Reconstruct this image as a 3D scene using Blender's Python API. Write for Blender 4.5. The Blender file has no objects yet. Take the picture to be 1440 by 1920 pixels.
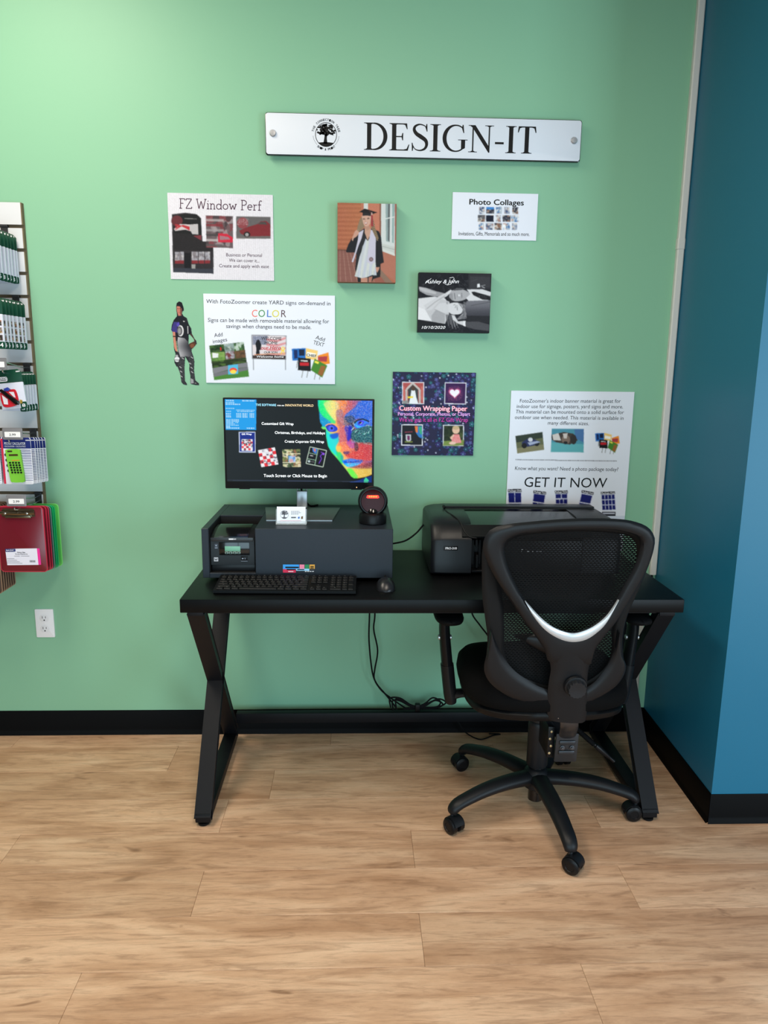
import bpy, bmesh, math, random
import numpy as np
from mathutils import Vector, Matrix
random.seed(7)
RNG = np.random.default_rng(11)
SC = bpy.context.scene
COL = SC.collection
PI = math.pi

# ------------------------------------------------------------------ camera
YAW, PITCH, ROLL, FPX = .03916, .19475, .01238, 1382.4
cam_data = bpy.data.cameras.new('camera')
cam = bpy.data.objects.new('camera', cam_data)
COL.objects.link(cam)
fw = Vector((math.sin(YAW) * math.cos(PITCH), math.cos(YAW) * math.cos(PITCH), -math.sin(PITCH)))
rt = Vector((math.cos(YAW), -math.sin(YAW), 0))
up = rt.cross(fw)
r2 = math.cos(ROLL) * rt + math.sin(ROLL) * up
u2 = -math.sin(ROLL) * rt + math.cos(ROLL) * up
M = Matrix((r2, u2, -fw)).transposed().to_4x4()
M.translation = Vector((0, -2.75, 1.448))
cam.matrix_world = M
cam_data.sensor_fit = 'VERTICAL'
cam_data.sensor_height = 36
cam_data.lens = 36 * FPX / 1920
cam_data.clip_start = .05
SC.camera = cam

# ------------------------------------------------------------------ world, lights, exposure
world = bpy.data.worlds.new('world')
SC.world = world
world.use_nodes = True
bg = world.node_tree.nodes['Background']
bg.inputs[0].default_value = (.72, .84, 1, 1)
bg.inputs[1].default_value = .5
SC.view_settings.view_transform = 'Standard'
SC.view_settings.look = 'None'
SC.view_settings.gamma = 1
SC.view_settings.use_curve_mapping = False
SC.view_settings.exposure = 0.0


def area(name, loc, rot, sx, sy, power, colour):
    l = bpy.data.lights.new(name, 'AREA')
    l.shape = 'RECTANGLE'
    l.size, l.size_y, l.energy, l.color = sx, sy, power, colour
    o = bpy.data.objects.new(name, l)
    o.location, o.rotation_euler = loc, rot
    COL.objects.link(o)
    return o


# daylight through the shop window behind the photographer, and an added glass door to the right
area('window_daylight', (-.1, -3.62, .8), (PI / 2, 0, 0), 3.0, 1.3, 52, (.60, .87, 1))
area('added_door_daylight', (3.1, -3.62, 1.1), (PI / 2, 0, 0), 1.6, 2.0, 105, (.68, .87, 1))
# ceiling panels of the shop (their fixtures are built with the ceiling)
PANELS = [(-1.15, -1.12, 1.0), (-1.6, -2.8, .2), (.3, -2.3, 1.0)]
for k, (px, py, s) in enumerate(PANELS):
    area('panel_light', (px, py, 2.94), (0, 0, 0), .56, 1.16, 36 * s, (1, .89, .75))


# ------------------------------------------------------------------ colour and materials
def lin(c):
    c = [x / 255 for x in c]
    return tuple(x / 12.92 if x <= .04045 else ((x + .055) / 1.055) ** 2.4 for x in c)


MATS = {}


def mat(name, rgb, rough=.5, metal=0., spec=.35, bump=None, alpha=1., coat=0., emit=None, vary=None, trans=0.):
    """rgb in display values 0-255; bump = (scale, strength); vary = (scale, amount) tonal mottling"""
    if name in MATS:
        return MATS[name]
    m = bpy.data.materials.new(name)
    m.use_nodes = True
    nt = m.node_tree
    b = nt.nodes['Principled BSDF']
    c = (*lin(rgb), 1)
    b.inputs['Base Color'].default_value = c
    b.inputs['Roughness'].default_value = rough
    b.inputs['Metallic'].default_value = metal
    b.inputs['Specular IOR Level'].default_value = spec
    b.inputs['Alpha'].default_value = alpha
    b.inputs['Coat Weight'].default_value = coat
    b.inputs['Transmission Weight'].default_value = trans
    if emit:
        b.inputs['Emission Color'].default_value = (*lin(emit[0]), 1)
        b.inputs['Emission Strength'].default_value = emit[1]
    tc = nt.nodes.new('ShaderNodeTexCoord')
    if bump:
        n = nt.nodes.new('ShaderNodeTexNoise')
        n.inputs['Scale'].default_value = bump[0]
        n.inputs['Detail'].default_value = 3
        bp = nt.nodes.new('ShaderNodeBump')
        bp.inputs['Strength'].default_value = bump[1]
        bp.inputs['Distance'].default_value = .002
        nt.links.new(tc.outputs['Object'], n.inputs['Vector'])
        nt.links.new(n.outputs['Fac'], bp.inputs['Height'])
        nt.links.new(bp.outputs['Normal'], b.inputs['Normal'])
    if vary:
        n = nt.nodes.new('ShaderNodeTexNoise')
        n.inputs['Scale'].default_value = vary[0]
        n.inputs['Detail'].default_value = 4
        mx = nt.nodes.new('ShaderNodeMixRGB')
        mx.inputs[1].default_value = tuple(x * (1 - vary[1]) for x in c[:3]) + (1,)
        mx.inputs[2].default_value = tuple(min(1, x * (1 + vary[1])) for x in c[:3]) + (1,)
        nt.links.new(tc.outputs['Object'], n.inputs['Vector'])
        nt.links.new(n.outputs['Fac'], mx.inputs[0])
        nt.links.new(mx.outputs[0], b.inputs['Base Color'])
    MATS[name] = m
    return m


def print_mat(name, rough=.45, emit=0., coat=0.):
    """ink taken from the sheet's own colour attribute"""
    if name in MATS:
        return MATS[name]
    m = bpy.data.materials.new(name)
    m.use_nodes = True
    nt = m.node_tree
    b = nt.nodes['Principled BSDF']
    a = nt.nodes.new('ShaderNodeAttribute')
    a.attribute_name = 'ink'
    b.inputs['Roughness'].default_value = rough
    b.inputs['Specular IOR Level'].default_value = .06 if emit else .15
    b.inputs['Coat Weight'].default_value = coat
    if emit:
        b.inputs['Base Color'].default_value = (.004, .004, .005, 1)
        nt.links.new(a.outputs['Color'], b.inputs['Emission Color'])
        b.inputs['Emission Strength'].default_value = emit
    else:
        nt.links.new(a.outputs['Color'], b.inputs['Base Color'])
    MATS[name] = m
    return m


def wood_mat():
    m = bpy.data.materials.new('oak_plank')
    m.use_nodes = True
    nt = m.node_tree
    N, L = nt.nodes.new, nt.links.new
    b = nt.nodes['Principled BSDF']
    tc = N('ShaderNodeTexCoord')
    oi = N('ShaderNodeObjectInfo')
    mul = N('ShaderNodeVectorMath'); mul.operation = 'SCALE'
    comb = N('ShaderNodeCombineXYZ')
    L(oi.outputs['Random'], comb.inputs[0]); L(oi.outputs['Random'], comb.inputs[1])
    L(comb.outputs[0], mul.inputs[0]); mul.inputs['Scale'].default_value = 37
    add = N('ShaderNodeVectorMath'); add.operation = 'ADD'
    L(tc.outputs['Object'], add.inputs[0]); L(mul.outputs[0], add.inputs[1])

    def noise(sx, sy, scale, detail, dist=0., rough=.55):
        mp = N('ShaderNodeMapping'); mp.inputs['Scale'].default_value = (sx, sy, 1)
        n = N('ShaderNodeTexNoise')
        n.inputs['Scale'].default_value = scale
        n.inputs['Detail'].default_value = detail
        n.inputs['Distortion'].default_value = dist
        n.inputs['Roughness'].default_value = rough
        L(add.outputs[0], mp.inputs[0]); L(mp.outputs[0], n.inputs['Vector'])
        return n.outputs['Fac']

    def ramp(f, stops):
        r = N('ShaderNodeValToRGB')
        while len(r.color_ramp.elements) < len(stops):
            r.color_ramp.elements.new(.5)
        for e, (p, c) in zip(r.color_ramp.elements, stops):
            e.position, e.color = p, (*c, 1)
        L(f, r.inputs[0])
        return r.outputs[0]

    def mix(mode, fac, a, c):
        x = N('ShaderNodeMixRGB'); x.blend_type = mode
        if isinstance(fac, float): x.inputs[0].default_value = fac
        else: L(fac, x.inputs[0])
        L(a, x.inputs[1])
        if isinstance(c, tuple): x.inputs[2].default_value = (*c, 1)
        else: L(c, x.inputs[2])
        return x.outputs[0]
    wide = ramp(noise(1, 5, 2.2, 4, .8), [(.3, lin((180, 138, 106))), (.52, lin((208, 168, 136))), (.74, lin((226, 191, 160)))])
    figure = ramp(noise(1, 9, 5, 5, 1.6, .65), [(.34, (.68, .65, .63)), (.52, (1, 1, 1)), (.8, (1.07, 1.07, 1.06))])
    grain = ramp(noise(1, 30, 24, 9, .5, .85), [(.32, (.62, .59, .56)), (.5, (1, 1, 1)), (.7, (1.1, 1.1, 1.11))])
    knots = ramp(noise(1, 3.4, 4.6, 3, .9), [(.25, (.40, .33, .28)), (.33, (1, 1, 1)), (1, (1, 1, 1))])
    saw = ramp(noise(16, 1.2, 10, 3), [(.4, (1, 1, 1)), (.66, (1, 1, 1)), (.78, (1.1, 1.1, 1.1))])
    c = mix('MULTIPLY', .9, wide, figure)
    c = mix('MULTIPLY', .9, c, grain)
    c = mix('MULTIPLY', .75, c, knots)
    c = mix('MULTIPLY', .6, c, saw)
    tone = ramp(oi.outputs['Random'], [(0, (.86, .84, .82)), (.5, (1, 1, 1)), (1, (1.05, 1.06, 1.07))])
    c = mix('MULTIPLY', .8, c, tone)
    L(c, b.inputs['Base Color'])
    b.inputs['Roughness'].default_value = .5
    b.inputs['Specular IOR Level'].default_value = .4
    bp = N('ShaderNodeBump'); bp.inputs['Strength'].default_value = .15; bp.inputs['Distance'].default_value = .001
    L(grain, bp.inputs['Height']); L(bp.outputs[0], b.inputs['Normal'])
    return m


def weave_mat():
    """open mesh fabric: brick pattern holes between black threads"""
    m = bpy.data.materials.new('mesh_fabric')
    m.use_nodes = True
    nt = m.node_tree
    N, L = nt.nodes.new, nt.links.new
    b = nt.nodes['Principled BSDF']
    b.inputs['Base Color'].default_value = (*lin((6, 7, 9)), 1)
    b.inputs['Roughness'].default_value = .6
    b.inputs['Specular IOR Level'].default_value = .15
    tc = N('ShaderNodeTexCoord')
    sp = N('ShaderNodeSeparateXYZ'); cb = N('ShaderNodeCombineXYZ')
    L(tc.outputs['Object'], sp.inputs[0]); L(sp.outputs[0], cb.inputs[0]); L(sp.outputs[2], cb.inputs[1])
    br = N('ShaderNodeTexBrick')
    br.inputs['Scale'].default_value = 1
    br.inputs['Brick Width'].default_value = .011
    br.inputs['Row Height'].default_value = .0058
    br.inputs['Mortar Size'].default_value = .0023
    br.inputs['Mortar Smooth'].default_value = .1
    L(cb.outputs[0], br.inputs['Vector'])
    tr = N('ShaderNodeBsdfTransparent'); mx = N('ShaderNodeMixShader')
    L(br.outputs['Fac'], mx.inputs[0]); L(tr.outputs[0], mx.inputs[1]); L(b.outputs[0], mx.inputs[2])
    L(mx.outputs[0], nt.nodes['Material Output'].inputs[0])
    return m


# ------------------------------------------------------------------ geometry helper
ORIGIN = {}


class G:
    """collects shapes given in metres of the room; obj() links them as ONE mesh object"""

    def __init__(s):
        s.bm = bmesh.new()

    def _new(s, m):
        for f in s.bm.faces:
            if not f.tag:
                f.material_index = m
                f.tag = True

    def box(s, x0, y0, z0, x1, y1, z1, b=0., seg=2, rot=None, m=0):
        vs = bmesh.ops.create_cube(s.bm, size=1)['verts']
        c = Vector(((x0 + x1) / 2, (y0 + y1) / 2, (z0 + z1) / 2))
        for v in vs:
            v.co = Vector((v.co.x * (x1 - x0), v.co.y * (y1 - y0), v.co.z * (z1 - z0)))
            v.co = (rot @ v.co if rot else v.co) + c
        if b:
            es = list({e for v in vs for e in v.link_edges})
            bmesh.ops.bevel(s.bm, geom=es, offset=b, segments=seg, affect='EDGES', profile=.5, clamp_overlap=True)
        s._new(m)
        return s

    def bar(s, p, q, w, t, side=(1, 0, 0), b=.002, m=0, ext=0.):
        """rectangular bar from p to q: w along side, t across"""
        p, q = Vector(p), Vector(q)
        d = (q - p).normalized()
        p, q = p - d * ext, q + d * ext
        sx = Vector(side); sx = (sx - d * sx.dot(d)).normalized()
        n = d.cross(sx)
        R = Matrix((sx, n, d)).transposed()
        c = (p + q) / 2
        l = (q - p).length
        return s.box(c.x - w / 2, c.y - t / 2, c.z - l / 2, c.x + w / 2, c.y + t / 2, c.z + l / 2, b, 1, R, m)

    def ring(s, rings, closed=False, cap=True, m=0):
        vv = [[s.bm.verts.new(p) for p in r] for r in rings]
        n = len(vv[0])
        k = len(vv)
        for i in range(k if closed else k - 1):
            a, b = vv[i], vv[(i + 1) % k]
            for j in range(n):
                try:
                    s.bm.faces.new((a[j], a[(j + 1) % n], b[(j + 1) % n], b[j]))
                except ValueError:
                    pass
        if cap and not closed:
            s.bm.faces.new(list(reversed(vv[0])))
            s.bm.faces.new(vv[-1])
        s._new(m)
        return s

    def lathe(s, prof, o, axis=(0, 0, 1), n=28, m=0, cap=True):
        a = Vector(axis).normalized()
        x = a.orthogonal().normalized()
        y = a.cross(x)
        o = Vector(o)
        rings = [[o + a * h + (x * math.cos(2 * PI * j / n) + y * math.sin(2 * PI * j / n)) * max(r, 1e-5) for j in range(n)] for r, h in prof]
        return s.ring(rings, cap=cap, m=m)

    def cyl(s, p, q, r, r1=None, n=20, b=0., m=0):
        p, q = Vector(p), Vector(q)
        l = (q - p).length
        r1 = r if r1 is None else r1
        pr = [(r, 0), (r1, l)] if not b else [(r - b, 0), (r, b), (r1, l - b), (r1 - b, l)]
        return s.lathe(pr, p, q - p, n, m)

    def tube(s, pts, r, n=8, m=0, sub=6, flat=1., side=None, closed=False, smooth=True):
        P = spline(pts, sub, closed) if smooth else [Vector(p) for p in pts]
        k = len(P)
        rr = [r] * k if not hasattr(r, '__len__') else [float(np.interp(i / (k - 1) * (len(r) - 1), range(len(r)), r)) for i in range(k)]
        rings = []
        prev = None
        for i in range(k):
            t = (P[(i + 1) % k if closed else min(i + 1, k - 1)] - P[i - 1 if closed else max(i - 1, 0)])
            t = t.normalized() if t.length > 1e-9 else Vector((0, 0, 1))
            if side is not None:
                x = Vector(side)
            elif prev is None:
                x = t.orthogonal()
            else:
                x = prev
            x = (x - t * x.dot(t)).normalized()
            prev = x
            y = t.cross(x)
            rings.append([P[i] + (x * math.cos(2 * PI * j / n) + y * math.sin(2 * PI * j / n) * flat) * rr[i] for j in range(n)])
        return s.ring(rings, closed, True, m)

    def prism(s, pts, fn, d0, d1, b=0., m=0, mf=None):
        """outline pts (u, v) extruded from depth d0 (back) to d1 (front); fn(u, v, d) -> point; mf: other material on the front"""
        A = [s.bm.verts.new(fn(u, v, d0)) for u, v in pts]
        B = [s.bm.verts.new(fn(u, v, d1)) for u, v in pts]
        n = len(pts)
        s.bm.faces.new(list(reversed(A)))
        fr = s.bm.faces.new(B)
        for i in range(n):
            s.bm.faces.new((A[i], A[(i + 1) % n], B[(i + 1) % n], B[i]))
        if b:
            bmesh.ops.bevel(s.bm, geom=list(fr.edges), offset=b, segments=2, affect='EDGES', profile=.5)
        s._new(m)
        if mf is not None and fr.is_valid:
            fr.material_index = mf
        return s

    def band(s, outer, inner, nrm, hf, hb, closed=True, k=7, m=0):
        """soft strip between two matching lists of 3D points, bulging hf along nrm and hb behind"""
        nv = Vector(nrm).normalized()
        rings = []
        for i, (o, q) in enumerate(zip(outer, inner)):
            o, q = Vector(o), Vector(q)
            row = []
            for j in range(k + 1):
                t = j / k
                row.append(o.lerp(q, t) + nv * hf * (1 - abs(2 * t - 1) ** 2.6) ** .5)
            for j in range(k - 1, 0, -1):
                t = j / k
                row.append(o.lerp(q, t) - nv * hb * (1 - abs(2 * t - 1) ** 4) ** .5)
            rings.append(row)
        return s.ring(rings, closed, True, m)

    def poly(s, verts, faces, m=0):
        vv = [s.bm.verts.new(v) for v in verts]
        for f in faces:
            try:
                s.bm.faces.new([vv[i] for i in f])
            except ValueError:
                pass
        s._new(m)
        return s

    def obj(s, name, mats, parent=None, label=None, smooth=38, loc=None, mesh_only=False, fix=True):
        if fix:
            bmesh.ops.recalc_face_normals(s.bm, faces=s.bm.faces)
        me = bpy.data.meshes.new(name)
        if parent is not None and loc is None:
            loc = ORIGIN[parent.name]
        if loc is not None:
            bmesh.ops.translate(s.bm, verts=s.bm.verts, vec=-Vector(loc))
        s.bm.to_mesh(me)
        s.bm.free()
        for mt in (mats if isinstance(mats, (list, tuple)) else [mats]):
            me.materials.append(mt)
        if smooth:
            me.shade_smooth()
            me.set_sharp_from_angle(angle=math.radians(smooth))
        if mesh_only:
            return me
        return link(name, me, parent, label, loc)


def link(name, me, parent=None, label=None, loc=None):
    o = bpy.data.objects.new(name, me)
    COL.objects.link(o)
    if parent is not None:
        o.parent = parent
        ORIGIN[o.name] = ORIGIN[parent.name]
    else:
        o.location = loc or (0, 0, 0)
        ORIGIN[o.name] = Vector(loc or (0, 0, 0))
    if label:
        o['label'] = label
    return o


def thing(name, label, cat, loc, group=None):
    o = bpy.data.objects.new(name, None)
    o.empty_display_size = .05
    COL.objects.link(o)
    o.location = loc
    ORIGIN[o.name] = Vector(loc)
    o['label'], o['category'] = label, cat
    if group:
        o['group'] = group
    return o


def tag(o, label, cat, group=None):
    o['label'], o['category'] = label, cat
    if group:
        o['group'] = group
    return o


def struct(o):
    o['kind'] = 'structure'
    return o


def spline(pts, sub=6, closed=False):
    P = [Vector(p) for p in pts]
    n = len(P)
    if n < 3:
        return P
    out = []
    for i in range(n if closed else n - 1):
        p1, p2 = P[i], P[(i + 1) % n]
        p0 = P[i - 1] if closed or i > 0 else p1 * 2 - p2
        p3 = P[(i + 2) % n] if closed or i + 2 < n else p2 * 2 - p1
        for k in range(sub):
            t = k / sub
            out.append(.5 * ((2 * p1) + (p2 - p0) * t + (2 * p0 - 5 * p1 + 4 * p2 - p3) * t * t + (3 * p1 - p0 - 3 * p2 + p3) * t ** 3))
    if not closed:
        out.append(P[-1])
    return out


def resample(P, n):
    d = [0]
    for a, b in zip(P, P[1:]):
        d.append(d[-1] + (b - a).length)
    A = np.array([tuple(p) for p in P])
    t = np.linspace(0, d[-1], n)
    return [Vector([float(np.interp(x, d, A[:, c])) for c in range(A.shape[1])]) for x in t]


def rrect(x0, z0, x1, z1, r, k=4):
    out = []
    for cx, cz, a in ((x1 - r, z1 - r, 0), (x0 + r, z1 - r, 90), (x0 + r, z0 + r, 180), (x1 - r, z0 + r, 270)):
        for i in range(k + 1):
            t = math.radians(a + 90 * i / k)
            out.append((cx + r * math.cos(t), cz + r * math.sin(t)))
    return out


WALLF = lambda u, v, d: Vector((u, -d, v))      # outline in x,z; depth grows from the wall into the room


# ------------------------------------------------------------------ flat print: sheets, painter and lettering
def homog(src, dst):
    A, B = [], []
    for (x, y), (u, v) in zip(src, dst):
        A += [[x, y, 1, 0, 0, 0, -u * x, -u * y], [0, 0, 0, x, y, 1, -v * x, -v * y]]
        B += [u, v]
    h = np.linalg.solve(np.array(A, float), np.array(B, float))
    return np.append(h, 1).reshape(3, 3)


def happly(H, x, y):
    w = H[2, 0] * x + H[2, 1] * y + H[2, 2]
    return (H[0, 0] * x + H[0, 1] * y + H[0, 2]) / w, (H[1, 0] * x + H[1, 1] * y + H[1, 2]) / w


class Sheet:
    """a flat sheet; its artwork is drawn in its own layout units with the given corners (tl, tr, br, bl)"""

    def __init__(s, corners, x0, ztop, w, h, fn=None):
        s.x0, s.zt, s.w, s.h = x0, ztop, w, h
        s.H = homog(corners, [(0, 0), (1, 0), (1, 1), (0, 1)])
        s.I = np.linalg.inv(s.H)
        s.fn = fn or (lambda x, z, d: (x, -d, z))

    def at(s, cx, cy, d):
        u, v = happly(s.H, cx, cy)
        return s.fn(s.x0 + u * s.w, s.zt - v * s.h, d)


class Paint:
    SS = 2

    def __init__(s, sheet, nx, ny, bg, reg=(0, 0, 1, 1)):
        s.sh, s.nx, s.ny, s.reg = sheet, nx, ny, reg
        W, H = nx * s.SS, ny * s.SS
        u = reg[0] + (np.arange(W) + .5) / W * (reg[2] - reg[0])
        v = reg[1] + (np.arange(H) + .5) / H * (reg[3] - reg[1])
        U, V = np.meshgrid(u, v)
        s.X, s.Y = happly(sheet.I, U, V)
        s.C = np.empty((H, W, 3))
        s.C[:] = bg
        s.T = (1, 0, 1, 0)

    def _p(s, pts):
        a, b, c, d = s.T
        return [(x * a + b, y * c + d) for x, y in pts]

    def fill(s, mask, col, a=1.):
        if callable(col):
            ia, ib, ic, id_ = s.T
            c = col((s.X[mask] - ib) / ia, (s.Y[mask] - id_) / ic)
        else:
            c = np.array(col, float)
        s.C[mask] = s.C[mask] * (1 - a) + c * a
        return mask

    def mpoly(s, pts):
        pts = s._p(pts)
        xs, ys = [p[0] for p in pts], [p[1] for p in pts]
        m = (s.X >= min(xs)) & (s.X <= max(xs)) & (s.Y >= min(ys)) & (s.Y <= max(ys))
        x, y = s.X[m], s.Y[m]
        ins = np.zeros(x.shape, bool)
        j = len(pts) - 1
        for i in range(len(pts)):
            xi, yi = pts[i]; xj, yj = pts[j]
            if yi != yj:
                ins ^= ((yi > y) != (yj > y)) & (x < (xj - xi) * (y - yi) / (yj - yi) + xi)
            j = i
        m[m] = ins
        return m

    def poly(s, pts, col, a=1., smooth=False):
        if smooth:
            pts = [(p.x, p.y) for p in spline([(x, y, 0) for x, y in pts], 5, True)]
        return s.fill(s.mpoly(pts), col, a)

    def rect(s, x0, y0, x1, y1, col, a=1.):
        return s.poly([(x0, y0), (x1, y0), (x1, y1), (x0, y1)], col, a)

    def ell(s, cx, cy, rx, ry, col, a=1., rot=0):
        c, sn = math.cos(math.radians(rot)), math.sin(math.radians(rot))
        k = 40
        return s.poly([(cx + rx * math.cos(t) * c - ry * math.sin(t) * sn, cy + rx * math.cos(t) * sn + ry * math.sin(t) * c) for t in np.linspace(0, 2 * PI, k, endpoint=False)], col, a)

    def line(s, pts, w, col, a=1.):
        m = np.zeros(s.X.shape, bool)
        for (x0, y0), (x1, y1) in zip(pts, pts[1:]):
            l = math.hypot(x1 - x0, y1 - y0) or 1e-6
            nx, ny = -(y1 - y0) / l * w / 2, (x1 - x0) / l * w / 2
            m |= s.mpoly([(x0 + nx, y0 + ny), (x1 + nx, y1 + ny), (x1 - nx, y1 - ny), (x0 - nx, y0 - ny)])
        return s.fill(m, col, a)

    def grain(s, mask, amp, mono=True, cell=1):
        H, W = s.X.shape
        n = RNG.normal(0, amp, (H // cell + 1, W // cell + 1, 1 if mono else 3))
        n = np.repeat(np.repeat(n, cell, 0), cell, 1)[:H, :W]
        s.C[mask] += np.broadcast_to(n, s.C.shape)[mask]

    def speck(s, mask, cols, p):
        r = RNG.random(s.X.shape)
        for c in cols:
            q = mask & (RNG.random(s.X.shape) < p)
            s.C[q] = c

    def blur(s, k=1):
        for _ in range(k):
            P = np.pad(s.C, ((1, 1), (1, 1), (0, 0)), mode='edge')
            s.C = (P[:-2, 1:-1] + P[2:, 1:-1] + P[1:-1, :-2] + P[1:-1, 2:] + 2 * P[1:-1, 1:-1]) / 6

    def patch(s, pts, cols, n=90, size=.12):
        """a small printed picture: blotches of the given colours inside pts"""
        m = s.mpoly(pts)
        xs, ys = [p[0] for p in pts], [p[1] for p in pts]
        w, h = max(xs) - min(xs), max(ys) - min(ys)
        s.fill(m, cols[0])
        keep = s.C.copy()
        for _ in range(n):
            c = cols[int(RNG.integers(len(cols)))]
            s.ell(min(xs) + RNG.random() * w, min(ys) + RNG.random() * h, w * size * (.4 + RNG.random()), h * size * (.4 + RNG.random()), c, .75)
        new = s.C
        s.C = np.where(m[..., None], new, keep)
        return m

    def obj(s, name, parent, depth, material, mask=None, label=None):
        S = s.SS
        H, W = s.ny, s.nx
        c = s.C.reshape(H, S, W, S, 3).mean((1, 3))
        c = np.clip(c, 0, 255) / 255
        c = np.where(c <= .04045, c / 12.92, ((c + .055) / 1.055) ** 2.4)
        # vertices on cell corners, colours averaged from the cells around
        P = np.pad(c, ((1, 1), (1, 1), (0, 0)), mode='edge')
        cv = (P[:-1, :-1] + P[1:, :-1] + P[:-1, 1:] + P[1:, 1:]) / 4
        u = s.reg[0] + np.arange(W + 1) / W * (s.reg[2] - s.reg[0])
        v = s.reg[1] + np.arange(H + 1) / H * (s.reg[3] - s.reg[1])
        U, V = np.meshgrid(u, v)
        xs, zs = s.sh.x0 + U * s.sh.w, s.sh.zt - V * s.sh.h
        org = ORIGIN[parent.name]
        vs = [Vector(s.sh.fn(float(x), float(z), depth)) - org for x, z in zip(xs.ravel(), zs.ravel())]
        idx = np.arange((H + 1) * (W + 1)).reshape(H + 1, W + 1)
        q = np.stack([idx[:-1, :-1], idx[1:, :-1], idx[1:, 1:], idx[:-1, 1:]], -1)
        mm = None
        if mask is not None:
            mm = mask.reshape(H, S, W, S).mean((1, 3)) > .45
            q = q[mm]
        fs = q.reshape(-1, 4)
        if mm is not None:
            used = np.unique(fs)
            re = np.zeros(len(vs), int); re[used] = np.arange(len(used))
            vs = [vs[i] for i in used]
            fs = re[fs]
            cv = cv.reshape(-1, 3)[used]
        me = bpy.data.meshes.new(name)
        me.from_pydata([tuple(p) for p in vs], [], fs.tolist())
        at = me.color_attributes.new('ink', 'FLOAT_COLOR', 'POINT')
        buf = np.ones((len(vs), 4), np.float32)
        buf[:, :3] = cv.reshape(-1, 3)
        at.data.foreach_set('color', buf.ravel())
        me.materials.append(material)
        return link(name, me, parent, label)


_TXT = {}


def glyphs(body, bold=0., res=3):
    key = (body, bold)
    if key in _TXT:
        return _TXT[key]
    cu = bpy.data.curves.new('t', 'FONT')
    cu.body = body
    cu.resolution_u = res
    cu.offset = bold
    o = bpy.data.objects.new('t', cu)
    COL.objects.link(o)
    dg = bpy.context.evaluated_depsgraph_get()
    me = o.evaluated_get(dg).to_mesh()
    V = np.array([(v.co.x, v.co.y) for v in me.vertices]).reshape(-1, 2)
    F = [tuple(p.vertices) for p in me.polygons]
    bpy.data.objects.remove(o)
    bpy.data.curves.remove(cu)
    _TXT[key] = (V, F)
    return V, F


CAP = None


class Ink:
    """lettering and flat marks gathered into one mesh; several inks by material index"""

    def __init__(s, sheet, depth):
        s.sh, s.d, s.V, s.F, s.M, s.k = sheet, depth, [], [], [], 0

    def add(s, V, F, m=0):
        n = len(s.V)
        d = s.d + min(s.k, 60) * 2.5e-6
        s.k += 1
        s.V += [s.sh.at(x, y, d) for x, y in V]
        for f in F:
            s.F.append(tuple(i + n for i in f))
            s.M.append(m)

    def text(s, body, a, b, cap, m=0, bold=0., shear=0.):
        """a, b: left and right end of the baseline in layout units (y down); cap: height of capitals"""
        global CAP
        if CAP is None:
            CAP = float(glyphs('H')[0][:, 1].max())
        if bold > 0:                 # heavier strokes: the same letters struck again a hair to each side
            e = bold * cap / CAP * .8
            for ox, oy in ((-e, 0), (e, 0), (0, -e * .7), (0, e * .7)):
                s.text(body, (a[0] + ox, a[1] + oy), (b[0] + ox, b[1] + oy), cap, m, 0, shear)
            return
        V, F = glyphs(body)
        if not len(V):
            return
        x0, x1 = V[:, 0].min(), V[:, 0].max()
        dx, dy = b[0] - a[0], b[1] - a[1]
        L = math.hypot(dx, dy)
        ex, ey = dx / L, dy / L
        out = []
        for x, y in V:
            t = (x - x0) / (x1 - x0) * L
            h = y / CAP * cap
            t += h * shear
            out.append((a[0] + ex * t + ey * h, a[1] + ey * t - ex * h))
        s.add(out, F, m)

    def poly(s, pts, m=0):
        s.add(pts, [tuple(range(len(pts)))], m)

    def rect(s, x0, y0, x1, y1, m=0):
        s.poly([(x0, y0), (x0, y1), (x1, y1), (x1, y0)], m)

    def stroke(s, pts, w, m=0, closed=False):
        """polyline of varying width w (number or list)"""
        n = len(pts)
        ww = w if hasattr(w, '__len__') else [w] * n
        A, B = [], []
        for i in range(n):
            p0 = pts[i - 1] if (i > 0 or closed) else pts[i]
            p1 = pts[(i + 1) % n] if (i < n - 1 or closed) else pts[i]
            dx, dy = p1[0] - p0[0], p1[1] - p0[1]
            l = math.hypot(dx, dy) or 1
            nx, ny = -dy / l * ww[i] / 2, dx / l * ww[i] / 2
            A.append((pts[i][0] + nx, pts[i][1] + ny)); B.append((pts[i][0] - nx, pts[i][1] - ny))
        F = [(i, (i + 1) % n, n + (i + 1) % n, n + i) for i in range(n if closed else n - 1)]
        s.add(A + B, F, m)

    def obj(s, name, mats, parent, label=None):
        org = ORIGIN[parent.name]
        me = bpy.data.meshes.new(name)
        me.from_pydata([tuple(Vector(v) - org) for v in s.V], [], s.F)
        for mt in (mats if isinstance(mats, (list, tuple)) else [mats]):
            me.materials.append(mt)
        me.polygons.foreach_set('material_index', s.M)
        return link(name, me, parent, label)


def board(root, x0, z0, x1, z1, t, material, name='panel', r=0.0, b=.0004, y0=0.0006):
    pts = rrect(x0, z0, x1, z1, r) if r else [(x0, z0), (x1, z0), (x1, z1), (x0, z1)]
    return G().prism(pts, WALLF, y0, y0 + t, b).obj(name, material, root)


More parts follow.
